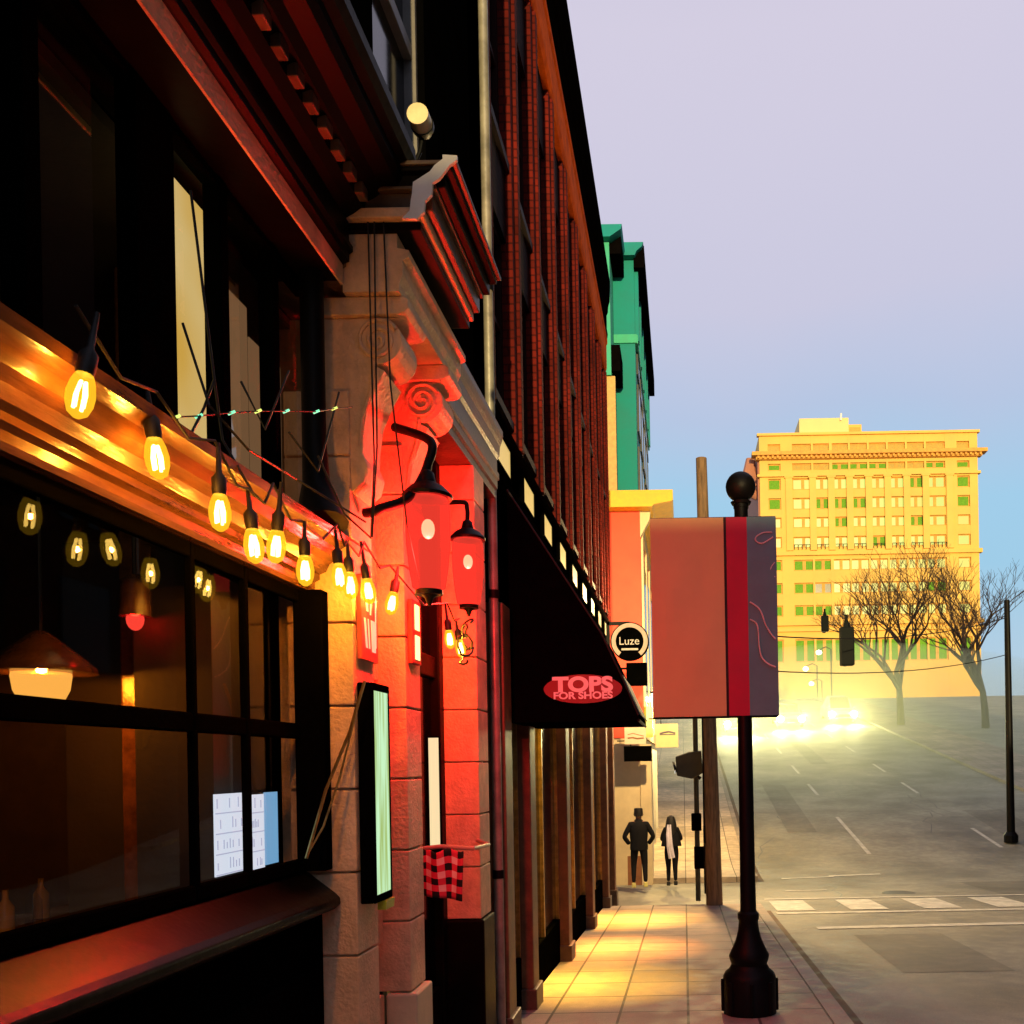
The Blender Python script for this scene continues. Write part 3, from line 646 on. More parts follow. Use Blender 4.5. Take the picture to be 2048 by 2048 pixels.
nt_ = thing("door_notice", "tall narrow lit white notice beside the entrance door", "notice", loc=(-1.432, 5.0, A-.445))
MB().box(0, .012, 0, .02, 0, .62).box(0,.07,.02,.03,0,.62).build("board", BLACK, nt_)
MB().box(.012, .066, .012, .0195, .01, .61).build("lit_strip", E("lit_cream_strip", (1,.82,.45), .9), nt_)

# downspout between the two buildings
ds = thing("downspout", "grey vertical drain pipe running up between the restaurant and the brick building", "pipe", loc=(-1.34, 6.44, -.3))
MB().tube([(0,0,0), (0,0,11.2)], .035, 12).build("pipe", M("weathered_grey_pipe", (.30,.28,.22), .4, .3, var=.5, scale=4), ds, smooth=True)
for z in (1.2, 3.2, 5.4, 7.6, 9.8): MB().tube([(0,0,z), (0,0,z+.06)], .042, 12).build("clamp", IRON, ds, smooth=True)

# ------------------------------------------------------------------ brick building with the shoe shop
bb = thing("brick_building", "dark red brick building with tall piers, an orange frieze and a shoe shop below", "building", loc=(0,0,0))
B0, B1 = 6.5, 16.9; NB = 9; BW = (B1-B0)/NB
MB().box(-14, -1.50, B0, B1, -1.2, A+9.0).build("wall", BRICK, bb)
for k in range(NB+1):
    yc = B0 + BW*k; a, b = max(B0, yc-.17), min(B1, yc+.17)
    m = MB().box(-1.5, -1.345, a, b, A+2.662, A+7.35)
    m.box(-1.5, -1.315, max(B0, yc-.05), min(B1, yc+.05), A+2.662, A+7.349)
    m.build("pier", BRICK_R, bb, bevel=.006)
for z0, z1 in ((2.66, 2.85), (4.35, 5.0), (6.6, 7.35)):
    MB().box(-1.5, -1.40, B0+.002, B1-.002, A+z0, A+z1-.002).build("spandrel", BRICK, bb)
WFR = M("dark_window_frame", (.02,.006,.004), .6, spec=.08)
for k in range(NB):
    for z0, z1 in ((2.85, 4.35), (5.0, 6.6)):
        a, b = B0+BW*k+.17, B0+BW*(k+1)-.17; t = .05
        f = MB().box(-1.5, -1.44, a, a+t, A+z0, A+z1).box(-1.5, -1.44, b-t, b, A+z0, A+z1).box(-1.5, -1.44, a+t, b-t, A+z0, A+z0+t).box(-1.5, -1.44, a+t, b-t, A+z1-t, A+z1).box(-1.5, -1.45, a+t, b-t, A+(z0+z1)/2-.02, A+(z0+z1)/2+.02)
        f.box(-1.5, -1.36, a-.03, b+.03, A+z0-.07, A+z0-.001)
        w = f.build("window", WFR, bb); MB().box(-1.499, -1.48, a+t, b-t, A+z0+t, A+z1-t).build("pane", DGLASS, w)
MB().prism([(-1.5, A+7.352), (-1.335, A+7.352), (-1.32, A+7.40), (-1.31, A+7.44), (-1.31, A+7.86), (-1.29, A+7.90), (-1.29, A+7.96), (-1.5, A+7.96)], 'y', B0, B1).build("frieze", TERRA, bb)
MB().prism([(-1.5, A+7.962), (-1.30, A+7.962), (-1.285, A+8.1), (-1.30, A+8.14), (-1.30, A+8.45), (-1.275, A+8.5), (-1.265, A+8.62), (-1.24, A+8.7), (-1.225, A+8.98), (-1.225, A+9.08), (-1.5, A+9.12)], 'y', B0-.02, B1+.05).build("cornice", CORNICE, bb)
MB().prism([(-1.5, A+2.585), (-1.36, A+2.585), (-1.34, A+2.60), (-1.33, A+2.65), (-1.5, A+2.66)], 'y', B0, B1).build("belt_course", CORNICE, bb)
# small lit transom panes over the shop
TRL = E("lit_transom_pane", (.80,.55,.15), .75)
for k in range(NB):
    y = B0 + BW*(k+.5); h2 = .27
    f = MB().box(-1.5, -1.365, y-h2-.03, y-h2, A+2.31, A+2.583).box(-1.5, -1.365, y+h2, y+h2+.03, A+2.31, A+2.583).box(-1.5, -1.365, y-h2, y+h2, A+2.31, A+2.335).box(-1.5, -1.365, y-h2, y+h2, A+2.56, A+2.583)
    f = f.build("transom", BLACK, bb); MB().box(-1.5, -1.372, y-h2, y+h2, A+2.335, A+2.56).build("pane", TRL, f)
# ground floor: dark piers, deep shop windows
MB().box(-1.5, -1.38, B0, B1, A+1.2, A+2.308).build("fascia", BLACK, bb)
SH = [6.7, 7.75, 10.1, 12.7, 15.25, 16.7]
PILC = M("shop_pier_stone", (.16,.06,.022), .5, var=.5, bump=.3)
for y in SH:
    MB().box(-1.5, -1.30, y-.14, y+.14, -1.2, A+1.198).build("shop_pier", PILC, bb, bevel=.012)
    MB().box(-1.5, -1.27, y-.17, y+.17, -1.2, G(y)+.18).build("pier_base", STONE_D, bb, bevel=.01)
for i in range(len(SH)-1):
    a, b = SH[i]+.14, SH[i+1]-.14; g = G((a+b)/2)
    MB().box(-1.5, -1.40, a, b, -1.2, g+.42).build("stall_riser", BLACK, bb, bevel=.008)
    f = MB(); n = max(1, int((b-a)/.8))
    for k in range(n+1):
        yk = a + (b-a)*k/n; f.box(-1.5, -1.405, max(a, yk-.02), min(b, yk+.02), g+.42, A+1.198)
    f = f.build("shop_window", BRASS, bb, bevel=.003)
    MB().box(-1.50, -1.44, a, b, g+.42, A+1.198).build("pane", DGLASS, f)
def spill(y, e, w=.7, col=(1,.56,.12)):
    t = thing("assumed_downlight", "assumed warm downlight under the shop fascia at %.0f metres along the brick front" % y, "lamp", "assumed downlights along the brick shop front", (-1.22, y, A+1.12))  # unseen downlights, assumed for the yellow bands across the sidewalk
    MB().box(-.16, .07, -w/2, w/2, 0.0, .05).build("housing", BLACK, t)
    l = bpy.data.lights.new("assumed_downlight_source", 'AREA'); l.shape = 'RECTANGLE'; l.size = .12; l.size_y = .12; l.energy = e; l.color = col; l.spread = R(44)
    o = bpy.data.objects.new("assumed_downlight_source", l); COL.objects.link(o); o.parent = t; o.location = (-.05, 0, -.012); o.rotation_euler = (0, R(-4), 0)
    return t
for y, e, cc, lb in ((8.75, 36, (1,.58,.05), "assumed warm downlight just past the awning on the brick front"), (10.75, 54, (1,.36,.05), "assumed warm downlight midway along the brick front"), (13.5, 74, (1,.44,.05), "assumed warm downlight near the far end of the brick front")):
    spill(y, e, .55, cc)["label"] = lb

for i in range(1, len(SH)-1):
    a, b = SH[i]+.14, SH[i+1]-.14
    t = thing("assumed_recess_lamp", "small assumed warm lamp in the shop window recess, " + ("nearest the awning", "second from the awning", "third from the awning", "farthest along the brick front")[min(i-1, 3)], "lamp", "assumed lamps in the shop window recesses", (-1.365, b-.38, A+1.15))  # unseen lamps assumed in the recesses to light the pier sides
    MB().lathe([(.03,.045), (.035,.0), (.03,-.03)], (0,0,0), 12).build("housing", BRASS, t, smooth=True)
    lamp("assumed_recess_lamp_light", (0,0,-.06), 7, (1,.52,.10), .015, t)
# shop awning with the oval sign on its near end
aw = thing("shop_awning", "black shop awning with a red oval TOPS FOR SHOES sign on its end", "awning", loc=(0,0,0))
AY0, AY1 = 7.0, 8.25
prof = [(-1.34, A+2.16), (-.62, A+1.02), (-.475, A+.70), (-.44, A+.60), (-.34, A+.38), (-.34, A+.335), (-1.34, A+.335)]
CANV = M("black_canvas", (.0016,.0016,.0018), .9, var=.3, spec=.0)
MB().prism(prof, 'y', AY0, AY1).build("canopy", CANV, aw, bevel=.006)
MB().prism([(-.475, A+.695), (-.335, A+.385), (-.325, A+.385), (-.465, A+.70)], 'y', AY0+.06, AY1-.02).build("valance_panel", M("pale_green_valance", (.34,.37,.24), .7), aw)
MB().tube([(-.345, AY0, A+.34), (-.345, AY1, A+.34)], .012, 8).build("front_bar", IRON, aw)
sm2 = MB()
sm2.tube([(-1.335, AY0-.003, A+2.15), (-.62, AY0-.003, A+1.015), (-.475, AY0-.003, A+.695), (-.345, AY0-.003, A+.38)], .008, 6)
sm2.build("end_piping", M("grey_piping", (.02,.02,.02), .6, spec=.2), aw)
cx, _, cz = at(1100, 1300, AY0)
ov = MB(); N_ = 40; rx, rz = .305, .112
ring = [(cx+rx*math.cos(2*math.pi*k/N_), cz+rz*math.sin(2*math.pi*k/N_)) for k in range(N_)]
so = ov.prism(ring, 'y', AY0-.012, AY0-.002).build("oval_sign", M("red_sign_face", (.20,.002,.02), .5, var=.15, bump=0), aw)
SIGNT = M("pale_pink_letter", (.95,.88,.90), .6, var=.05, bump=0)
text("TOPS", .155, SIGNT, "lettering", so, facing_camera(cx, AY0-.014, cz+.03), .002, 1.25, .007)
text("FOR SHOES", .075, SIGNT, "lettering", so, facing_camera(cx, AY0-.014, cz-.053), .002, 1.2, .0025)

# ------------------------------------------------------------------ blade signs along the brick front
rs = thing("round_sign", "round black blade sign with a pale rim hung high on the brick building", "sign", loc=(-.93, 16.2, A+2.2))
MB().tube([(0,-.06,0), (0,.06,0)], .345, 36).build("disc", BLACK, rs, smooth=True)
m = MB(); N_ = 40
for s_, (r0, r1, a0, a1) in enumerate(((.25, .325, -52, 232),)):
    vs, fs = [], []
    for k in range(N_+1):
        a = R(a0+(a1-a0)*k/N_)
        for yy in (-.075, -.058): vs += [(r0*math.cos(a), yy, r0*math.sin(a)), (r1*math.cos(a), yy, r1*math.sin(a))]
    for k in range(N_): b = 4*k; fs += [(b, b+1, b+5, b+4), (b+2, b+6, b+7, b+3), (b+1, b+3, b+7, b+5), (b, b+4, b+6, b+2)]
    m.add(vs, fs)
m.build("rim", M("pale_pink_rim", (.62,.46,.38), .6), rs)
LTR = M("pale_letter", (.66,.58,.54), .6, bump=0)
text("Luze", .20, LTR, "lettering", rs, facing_camera(-.01, -.064, 0), .002)
MB().box(-.15, .15, -.064, -.061, -.16, -.125).build("underline", LTR, rs)
MB().box(-.42, .0, -.03, .03, .30, .36).box(-.42, -.36, -.03, .03, -.2, .36).build("bracket", IRON, rs)
bx = thing("sign_box", "black box sign hanging below the round sign", "sign", loc=(-.80, 16.5, A+1.55))
MB().box(-.22, .16, -.05, .05, -.12, .30).build("box", BLACK, bx, bevel=.01)
MB().tube([(-.22,0,.2), (-.56,0,.2)], .02, 8).build("bracket", IRON, bx)

# ------------------------------------------------------------------ building beyond the crossing: salmon above, cream below
sb = thing("salmon_building", "salmon red corner building with an overhanging yellow cornice beyond the crossing", "building", loc=(0,0,0))
SX, S0, S1 = -.92, 21.0, 30.0
SAL = M("salmon_stucco", (.80,.085,.045), .8, var=.2, scale=1.2, bump=.2)
YEL = M("yellow_trim", (.80,.46,.02), .6, var=.12)
CRM = M("cream_stucco", (.72,.58,.35), .8, var=.15, scale=1.5)
MB().box(-9, SX, S0, S1, A+.6, A+5.9).build("upper_wall", SAL, sb)
f = MB()
for k in range(4):
    a = S0+.3+k*2.2; f.box(SX, SX+.05, a, a+.35, A+.9, A+5.5)
f.box(SX, SX+.04, S0, S1, A+.6, A+.9).box(SX, SX+.04, S0+.01, S1, A+5.5, A+5.9)
f.build("front_trim", CRM, sb)
for k in range(4):
    a = S0+.75+k*2.2; w = MB().box(SX, SX+.03, a, a+1.6, A+1.4, A+4.9).build("window", WFR, sb); MB().box(SX+.031, SX+.035, a+.1, a+1.5, A+1.5, A+4.8).build("pane", DGLASS, w)
MB().prism([(-9, A+5.902), (SX+.30, A+5.902), (SX+.34, A+5.95), (SX+.74, A+6.02), (SX+.78, A+6.05), (SX+.78, A+6.28), (-9, A+6.30)], 'y', S0-.35, S1).build("cornice", YEL, sb)
MB().prism([(SX, A+5.3), (SX+.22, A+5.7), (SX+.25, A+5.9), (SX, A+5.9)], 'y', S0+.02, S0+.3).build("cornice_bracket", CRM, sb)
MB().box(-9, SX-.003, S0+.003, S1, -1.6, A+.597).build("lower_wall", CRM, sb)
MB().box(SX-.1, SX+.16, S0-.05, S0+.5, -1.6, A+.45).build("corner_pier", CRM, sb, bevel=.01)
sf = MB()
for k in range(4): sf.box(SX-.02, SX+.08, S0+1.0+k*2.1, S0+1.12+k*2.1, -1.6, A+.4)
sf.build("shopfront_posts", WHITE, sb); MB().box(SX-.002, SX+.02, S0+1.12, S1-.3, -.3, A+.3).build("shop_window", DGLASS, sb)
MB().box(-1.35, SX-.02, S0-.004, S0+.1, -1.6, G(21)+.55).build("dado", M("brown_dado", (.30,.12,.05), .7), sb)
LITY = E("lit_yellow_window", (1,.72,.05), .95)
w = MB().box(SX, SX+.20, S0+.3, S0+.42, A+.62, A+1.35).build("lit_sidelight", LITY, sb)
wl_ = thing("assumed_wall_lamp", "small warm lamp assumed on the front of the salmon building beyond the crossing", "lamp", loc=(SX+.1, 25.5, A+1.9))  # unseen lamp, assumed on this wall to brighten the far sidewalk
MB().tube([(-.1,0,.1), (.12,0,.16), (.2,0,.06)], .025, 8).lathe([(.03,.1), (.11,.0), (.115,-.03)], (.2,0,0), 12).build("shade", IRON, wl_, smooth=True)
lamp("assumed_wall_lamp_light", (.24,0,-.08), 1300, (1,.66,.2), .06, wl_)
# blade signs on that building
def board(px0, py0, px1, py1, Y, mat, label, strokes=None, name="blade_sign", ink=None):
    x0, _, z1 = at(px0, py0, Y); x1, _, z0 = at(px1, py1, Y); cx_, cz_ = (x0+x1)/2, (z0+z1)/2
    t = thing(name, label, "sign", None, (cx_, Y, cz_)); hw, hh = abs(x1-x0)/2, abs(z1-z0)/2
    MB().box(-hw, hw, -.04, .04, -hh, hh).build("board", mat, t, bevel=.006)
    MB().tube([(-hw*.5,0,hh), (-hw*.5,0,hh+.12), (-hw-.15,0,hh+.12)], .015, 6).build("bracket", IRON, t)
    if strokes:
        m = MB()
        for pts, r in strokes: m.tube([(a*hw, -.043, c*hh) for a, c in pts], r, 5)
        m.build("emblem", ink or LTR, t)
    return t
PINKB = M("pale_pink_board", (.80,.62,.46), .6, var=.06); YELB = M("pale_yellow_board", (.82,.72,.34), .6, var=.06)
INKB = M("brown_ink", (.35,.16,.08), .7); INKG = M("grey_ink", (.25,.22,.24), .7)
board(1178, 1370, 1219, 1404, 20.3, PINKB, "pale pink sign board with a faint brown scrawl above the black board", [([(-.7,.05), (-.2,.2), (.4,.0), (.8,-.12)], .008), ([(-.7,-.32), (-.2,-.26), (.2,-.38), (.8,-.32)], .016)], ink=INKB)
board(1177, 1408, 1230, 1436, 20.3, BLACK, "plain black sign board right under the pale pink one")
board(1236, 1366, 1280, 1410, 20.8, YELB, "pale yellow sign board with a grey arched emblem, hung over the far sidewalk", [([(-.6,.18), (-.2,.28), (.2,.34), (.75,.2)], .02), ([(-.62,.1), (.75,.08)], .012)], ink=INKG)

# ------------------------------------------------------------------ green building behind
gb = thing("green_building", "tall teal green building with dark overhanging cornices behind the salmon one", "building", loc=(0,0,0))
GX, G0, G1 = -1.46, 32.0, 43.0
GRN = M("teal_green_wall", (.0,.24,.22), .8, var=.12, scale=.8, bump=.15); GRN_L = M("light_teal_trim", (.04,.42,.25), .7, var=.1)
def zt(py): return at(1200, py, G0)[2]
MB().box(-16, GX, G0, G1, -.5, zt(472)).build("wall", GRN, gb)
MB().prism([(-16, zt(490)), (GX+.05, zt(490)), (GX+.12, zt(482)), (GX+.30, zt(474)), (GX+.36, zt(466)), (-16, zt(462))], 'y', G0-.3, G1).build("cornice", GRN, gb)
MB().box(GX, GX+.38, G0-.1, G1+.1, zt(508), zt(467)).build("cornice_front", CORNICE, gb)
MB().box(-16, GX+.06, G0-.06, G0, zt(648), zt(632)).box(GX, GX+.10, G0, G1, zt(648), zt(632)).build("belt_course", GRN_L, gb)
GW = M("dark_green_window_bay", (.012,.018,.014), .5)
for k in range(5):
    a = G0+.7+k*2.1
    for zz in (zt(920), zt(800), zt(690), zt(600)):
        w = MB().box(GX, GX+.06, a, a+1.3, zz, zz+1.7).build("window", GW, gb); MB().box(GX+.061, GX+.066, a+.12, a+1.18, zz+.12, zz+1.58).build("pane", DGLASS, w)
for k in range(6): MB().box(GX, GX+.14, G0+.15+k*2.1, G0+.5+k*2.1, zt(640), zt(505)).build("front_pier", GRN, gb)
def zt2(py): return at(1152, py, G0-1.9)[2]
TX = at(1152, 500, G0-1)[0]
MB().box(-16, TX, G0-1.6, G0, zt2(700), zt2(432)).build("tower_wall", GRN_L, gb)
MB().prism([(-16, zt2(446)), (TX+.05, zt2(446)), (TX+.42, zt2(432)), (TX+.46, zt2(423)), (-16, zt2(421))], 'y', G0-1.9, G0+3).build("tower_cornice", GRN, gb)
MB().box(TX, TX+.40, G0-1.5, G0+2.8, zt2(466), zt2(434)).build("tower_cornice_front", CORNICE, gb)
MB().box(TX-.02, TX+.30, G0-1.5, G0-.07, zt2(690), zt2(640)).build("balcony", CORNICE, gb)
MB().box(TX-.2, TX+.12, G0-1.5, G0-1.3, -.5, zt2(700)).build("yellow_quoin", M("ochre_quoin", (.62,.36,.10), .7), gb)
MB().box(-16, TX+.05, G0-1.25, G0-.02, -.5, zt2(700)-.01).build("side_bay", GW, gb)

# ------------------------------------------------------------------ yellow tower
tw_ = thing("tower_building", "tall golden yellow office tower with rows of paired windows and a dentilled cornice", "building", loc=(0,0,0))
TY = 150.0; S = TY/900
def tz(p2048): return EYE + (763 - p2048/2 - 1.9)*S          # height from a row of the photograph
def tx(p2048, v=-250): return (p2048/2 - 683.7 - .018*v)*S
GOLD = M("golden_stone", (.78,.46,.09), .8, var=.10, scale=.25, bump=.1); GOLD_D = M("golden_terracotta", (.66,.33,.05), .75, var=.25, scale=1.5, bump=.3)
SIDE = M("rose_brown_side", (.42,.17,.10), .8, var=.15, scale=.3)
cols = [1550, 1607, 1645, 1681, 1719, 1757, 1795, 1833, 1871, 1928]; single = {1550, 1928}
X0, X1 = tx(1520.5), tx(1957); base = 5.0
MB().box(X0, X1, TY+.5, TY+30, base, tz(870)).build("wall", GOLD, tw_)
MB().box(X0-.25, X0-.01, TY+.6, TY+30, base, tz(905)).build("side_wall", SIDE, tw_)
rows = [(888, 903, 'att'), (927, 941, 'top'), (957, 980, 'a'), (996, 1019, 'a'), (1035, 1056, 'a'), (1074, 1096, 'a'), (1120, 1142, 'b'), (1166, 1188, 'b'), (1211, 1233, 'b'), (1279, 1325, 'c')]
zs = []
for r0, r1, kd in rows: zs.append((tz(r1), tz(r0)))
# masonry in front of the window plane: spandrels between rows, piers between columns
sps = []; prev = tz(870)
for z0, z1 in zs:
    sps.append((z1, prev)); prev = z0
sps.append((base, prev))
edges = [X0]
for c in cols:
    hw = 1.05 if c in single else 1.75; edges += [tx(c)-hw, tx(c)+hw]
edges.append(X1); m = MB()
for a, b in zip(edges[0::2], edges[1::2]):
    MB().box(a, b, TY+.021, TY+.5, base, tz(870)).build("pier", GOLD, tw_)
for z0, z1 in sps: MB().box(X0+.002, X1-.002, TY+.06, TY+.5, z0, z1).build("spandrel", GOLD, tw_)
LITG = [E("lit_green_yellow_window", (.80,.90,.18), .80, (.03,.03,.0)), E("lit_yellow_window_bright", (.95,.85,.15), .80, (.03,.03,.0))]
GREENG = M("green_window_shade", (.13,.32,.02), .6, spec=.1, var=.3, bump=0); DARKW = M("dark_window", (.03,.035,.02), .2, bump=0)
OCH = M("ochre_blind", (.45,.30,.03), .6)
rw = random.Random(3)
for (z0, z1), (_, _, kd) in zip(zs, rows):
    for c in cols:
        hw = 1.05 if c in single else 1.75; x = tx(c)
        f = MB().box(x-hw, x+hw, TY+.40, TY+.46, z1-.18, z1).box(x-hw, x+hw, TY+.34, TY+.46, z0, z0+.2).box(x-hw, x-hw+.18, TY+.40, TY+.46, z0+.2, z1-.18).box(x+hw-.18, x+hw, TY+.40, TY+.46, z0+.2, z1-.18)
        if c not in single: f.box(x-.26, x+.26, TY+.38, TY+.46, z0+.2, z1-.18)
        w = f.build("window", GOLD_D, tw_)
        q = rw.random()
        pm = {'att': OCH, 'top': GREENG if q < .6 else OCH, 'a': LITG[rw.random() < .4] if q < .74 else GREENG, 'b': (LITG[1] if c > 1660 and q < .7 else (DARKW if q > .88 else GREENG)), 'c': GREENG}[kd]
        MB().box(x-hw+.1, x+hw-.1, TY+.44, TY+.49, z0+.1, z1-.1).build("pane", pm, w)
def band(p0, p1, out, name, mat=GOLD): MB().box(X0-out, X1+out, TY+.02-out, TY+.6, tz(p1), tz(p0)).build(name, mat, tw_)
band(867, 872, .35, "parapet"); band(907, 914, 1.3, "cornice", GOLD_D); band(914, 920, .6, "dentil_course", GOLD_D); band(949, 954, .4, "belt_course"); band(1104, 1112, .45, "belt_course"); band(1245, 1252, .5, "belt_course"); band(1258, 1264, .4, "belt_course")
m = MB()
x = X0-.4
while x < X1+.4: m.box(x, x+.35, TY-1.0, TY-.58, tz(919), tz(914)); x += .8
o = m.build("dentils", GOLD_D, tw_); o["kind"] = "stuff"
m = MB()
for c0, c1 in zip(cols[:-1], cols[1:]):
    xm = (tx(c0)+tx(c1))/2; m.box(xm-.55, xm+.55, TY-.28, TY+.02, tz(1102), tz(957)); m.box(xm-.75, xm+.75, TY-.36, TY+.02, tz(957), tz(953.8))
m.build("pilaster_strips", GOLD, tw_)
m = MB()
for c in cols[1:-1]:
    for k in range(6): m.box(tx(c)-1.7+k*.66, tx(c)-1.6+k*.66, TY-.25, TY-.15, tz(1100), tz(1091))
    m.box(tx(c)-1.8, tx(c)+1.8, TY-.25, TY-.15, tz(1091), tz(1090))
m.build("balcony_rails", IRON, tw_)
MB().box(tx(1603), tx(1702), TY+.8, TY+14, tz(869), tz(834)).build("penthouse", M("pale_golden_stone", (.78,.58,.22), .8, var=.06, scale=.3), tw_)
MB().box(tx(1702)+.01, tx(1729), TY+1.2, TY+14, tz(869), tz(846)).build("roof_shed", GOLD, tw_)
MB().box(tx(1705), tx(1726), TY+1.1, TY+1.19, tz(866), tz(852)).build("roof_shed_louvre", OCH, tw_)
MB().tube([(tx(1686), TY+.6, tz(840)), (tx(1687), TY+.6, tz(826))], .18, 6).build("aerial", WHITE, tw_)
prn = MB()
for z0, z1 in ((tz(960), tz(905)), (tz(985), tz(955))): prn.tube([(X0-.2, TY+3, z0), (X0-1.5, TY+3, (z0+z1)/2), (X0-1.2, TY+3, z1)], [.5,1.2,.8], 8)
prn.build("side_ornament", SIDE, tw_, smooth=True)

# ------------------------------------------------------------------ banner post
bp_ = thing("banner_post", "black cast iron post with a flared base, ball finial and tall banner", "post", loc=(.505, 7.35, G(7.35)))
h = at(1400, 890, 7.35)[2] - G(7.35)
ZP = lambda py: at(1400, py, 7.35)[2] - G(7.35)
prof = [(.215,0), (.215,.30), (.20,.33), (.165,.36), (.145,.40), (.16,.44), (.165,.47), (.14,.52), (.105,.60), (.085,.68), (.078,.75), (.088,.77), (.088,.81), (.066,.83), (.062,1.2), (.056,h-.42), (.056,h-.30), (.062,h-.30), (.062,h-.25)]
MB().lathe([(.222,-.03), (.222,.0)] + prof[:1] + [], (0,0,0), 24).build("foot", IRON, bp_)
MB().lathe(prof, (0,0,0), 24).build("shaft", IRON, bp_, smooth=True)
m = MB()
for k in range(8):
    a = 2*math.pi*k/8; m.tube([(.218*math.cos(a), .218*math.sin(a), .02), (.218*math.cos(a), .218*math.sin(a), .28)], .018, 6)
m.build("base_flutes", IRON, bp_)
MB().ball((0,0,h-.125), .123, 24, 14).build("ball_finial", IRON, bp_, smooth=True)
MB().lathe([(.075,h-.27), (.085,h-.25), (.06,h-.235)], (0,0,0), 20).build("collar", IRON, bp_, smooth=True)
bx0 = at(1226, 978, 7.25)[0]-.505; bx1 = at(1464, 972, 7.25)[0]-.505; bz1 = at(1400, 974, 7.25)[2]-G(7.35); bz0 = at(1400, 1350, 7.25)[2]-G(7.35)
r0 = at(1372, 1100, 7.25)[0]-.505; r1 = at(1411, 1100, 7.25)[0]-.505
def clothp(x0, x1, name, mat, parent, yy=-.075, th=.012):
    nx, nz = 10, 24; vs, fs = [], []
    for s_ in (0, 1):
        for i in range(nx+1):
            for j in range(nz+1):
                x = x0+(x1-x0)*i/nx; z = bz0+(bz1-bz0)*j/nz
                vs.append((x, yy + (.012*math.sin(x*6+z*2.6) + .006*math.sin(x*17-z*5))*math.sin(math.pi*j/nz) + s_*th, z))
    off = (nx+1)*(nz+1)
    for i in range(nx):
        for j in range(nz):
            q = (i*(nz+1)+j, (i+1)*(nz+1)+j, (i+1)*(nz+1)+j+1, i*(nz+1)+j+1); fs += [q, tuple(k+off for k in reversed(q))]
    for i in range(nx):
        for j in (0, nz): a, b = i*(nz+1)+j, (i+1)*(nz+1)+j; fs.append((a, b, b+off, a+off))
    for j in range(nz):
        for i in (0, nx): a, b = i*(nz+1)+j, i*(nz+1)+j+1; fs.append((a, b, b+off, a+off))
    return MB().add(vs, fs).build(name, mat, parent, smooth=False)
ban = clothp(bx0, r0-.022, "banner", M("tan_banner_cloth", (.56,.43,.20), .8, var=.06, scale=3, bump=.1), bp_)
clothp(r0-.022, r0, "black_edge", M("black_banner_edge", (.01,.005,.006), .8), ban)
clothp(r0, r1, "red_stripe", M("crimson_banner_stripe", (.40,.006,.045), .7, var=.1), ban)
gp = clothp(r1, bx1, "grey_panel", M("slate_banner_cloth", (.10,.23,.28), .8, var=.12, scale=4), ban)
SWM = M("pale_swirl", (.62,.56,.58), .8)
def swirl(pts):
    pp = []
    for a, b in pts:
        X, _, Z = at(a, b, 7.25); pp.append((min(X-.505, bx1-.006), -.083, Z-G(7.35)))
    v = [Vector(p) for p in pp]; fine = []
    for i in range(len(v)-1):
        p0, p1, p2, p3 = v[max(i-1,0)], v[i], v[i+1], v[min(i+2, len(v)-1)]
        for k in range(5):
            q = k/5; fine.append(.5*((2*p1)+(-p0+p2)*q+(2*p0-5*p1+4*p2-p3)*q*q+(-p0+3*p1-3*p2+p3)*q**3))
    fine.append(v[-1]); MB().tube(fine, .006, 5).build("swirl_print", SWM, gp)
swirl([(1457,1003), (1440,1004), (1427,1012), (1427,1020), (1438,1024), (1450,1018), (1459,1012)])
swirl([(1462,1060), (1455,1070), (1455,1082), (1463,1088)])
swirl([(1415,1135), (1430,1145), (1438,1158), (1445,1178), (1455,1195), (1464,1205)])
swirl([(1415,1168), (1427,1175), (1431,1190), (1433,1220), (1438,1240), (1450,1252), (1464,1258)])
MB().tube([(bx0, -.03, bz1+.005), (bx1, -.03, bz1+.005)], .011, 8).tube([(bx0, -.03, bz0-.005), (bx1, -.03, bz0-.005)], .011, 8).build("banner_rods", IRON, bp_)

# ------------------------------------------------------------------ wooden utility pole and signal pole at the corner
WOODP = M("weathered_pole_wood", (.20,.12,.06), .9, var=.6, scale=5, stretch=(5,5,.5), bump=.6)
up = thing("utility_pole", "tall weathered wooden utility pole at the street corner behind the banner", "pole", loc=(at(1348,1705,15.3)[0], 15.3, G(15.3)))
tp = Vector(at(1323, 865, 15.3)) - Vector(up.location)
MB().tube([(tp.x*.72,0,5.2), (-.1,.5,5.5), (-.25,1.2,5.55)], .03, 8).build("added_lamp_arm", IRON, up, smooth=True)
MB().lathe([(.05,.12), (.14,.06), (.19,-.02)], (-.25,1.3,5.5), 14).build("lamp_head", IRON, up, smooth=True)  # head of the added street light, not a fixture seen on the pole
lamp("added_street_light", (-.25,1.3,5.40), 1900, (1,.66,.28), .1, up)  # lamp added out of sight behind the banner to brighten the salmon wall
MB().tube([(0,0,0), (tp.x*.5,0,tp.z*.5), (tp.x,0,tp.z)], [.142,.118,.092], 16).build("shaft", WOODP, up, smooth=True)
MB().box(-.17, -.12, -.06, .06, 1.05, 1.35).build("meter_box", BLACK, up, bevel=.01)
MB().tube([(tp.x*.2-.14,-.05,.2), (tp.x*.2-.13,-.05,tp.z*.55)], .016, 6).build("conduit", IRON, up)
sg = thing("signal_pole", "slim dark pole carrying a traffic signal turned sideways beside the wooden pole", "traffic signal", loc=(at(1320,1660,16.0)[0]-.03, 16.0, G(16.0)))
hz = at(1320, 1370, 16.0)[2]-G(16.0)
MB().tube([(0,0,0), (0,0,hz+.2)], .045, 12).build("pole", M("dark_green_pole", (.045,.045,.03), .5), sg, smooth=True)
cz_ = at(1300, 1442, 16.0)[2]-G(16.0); cx_ = at(1300, 1442, 16.0)[0]-sg.location.x
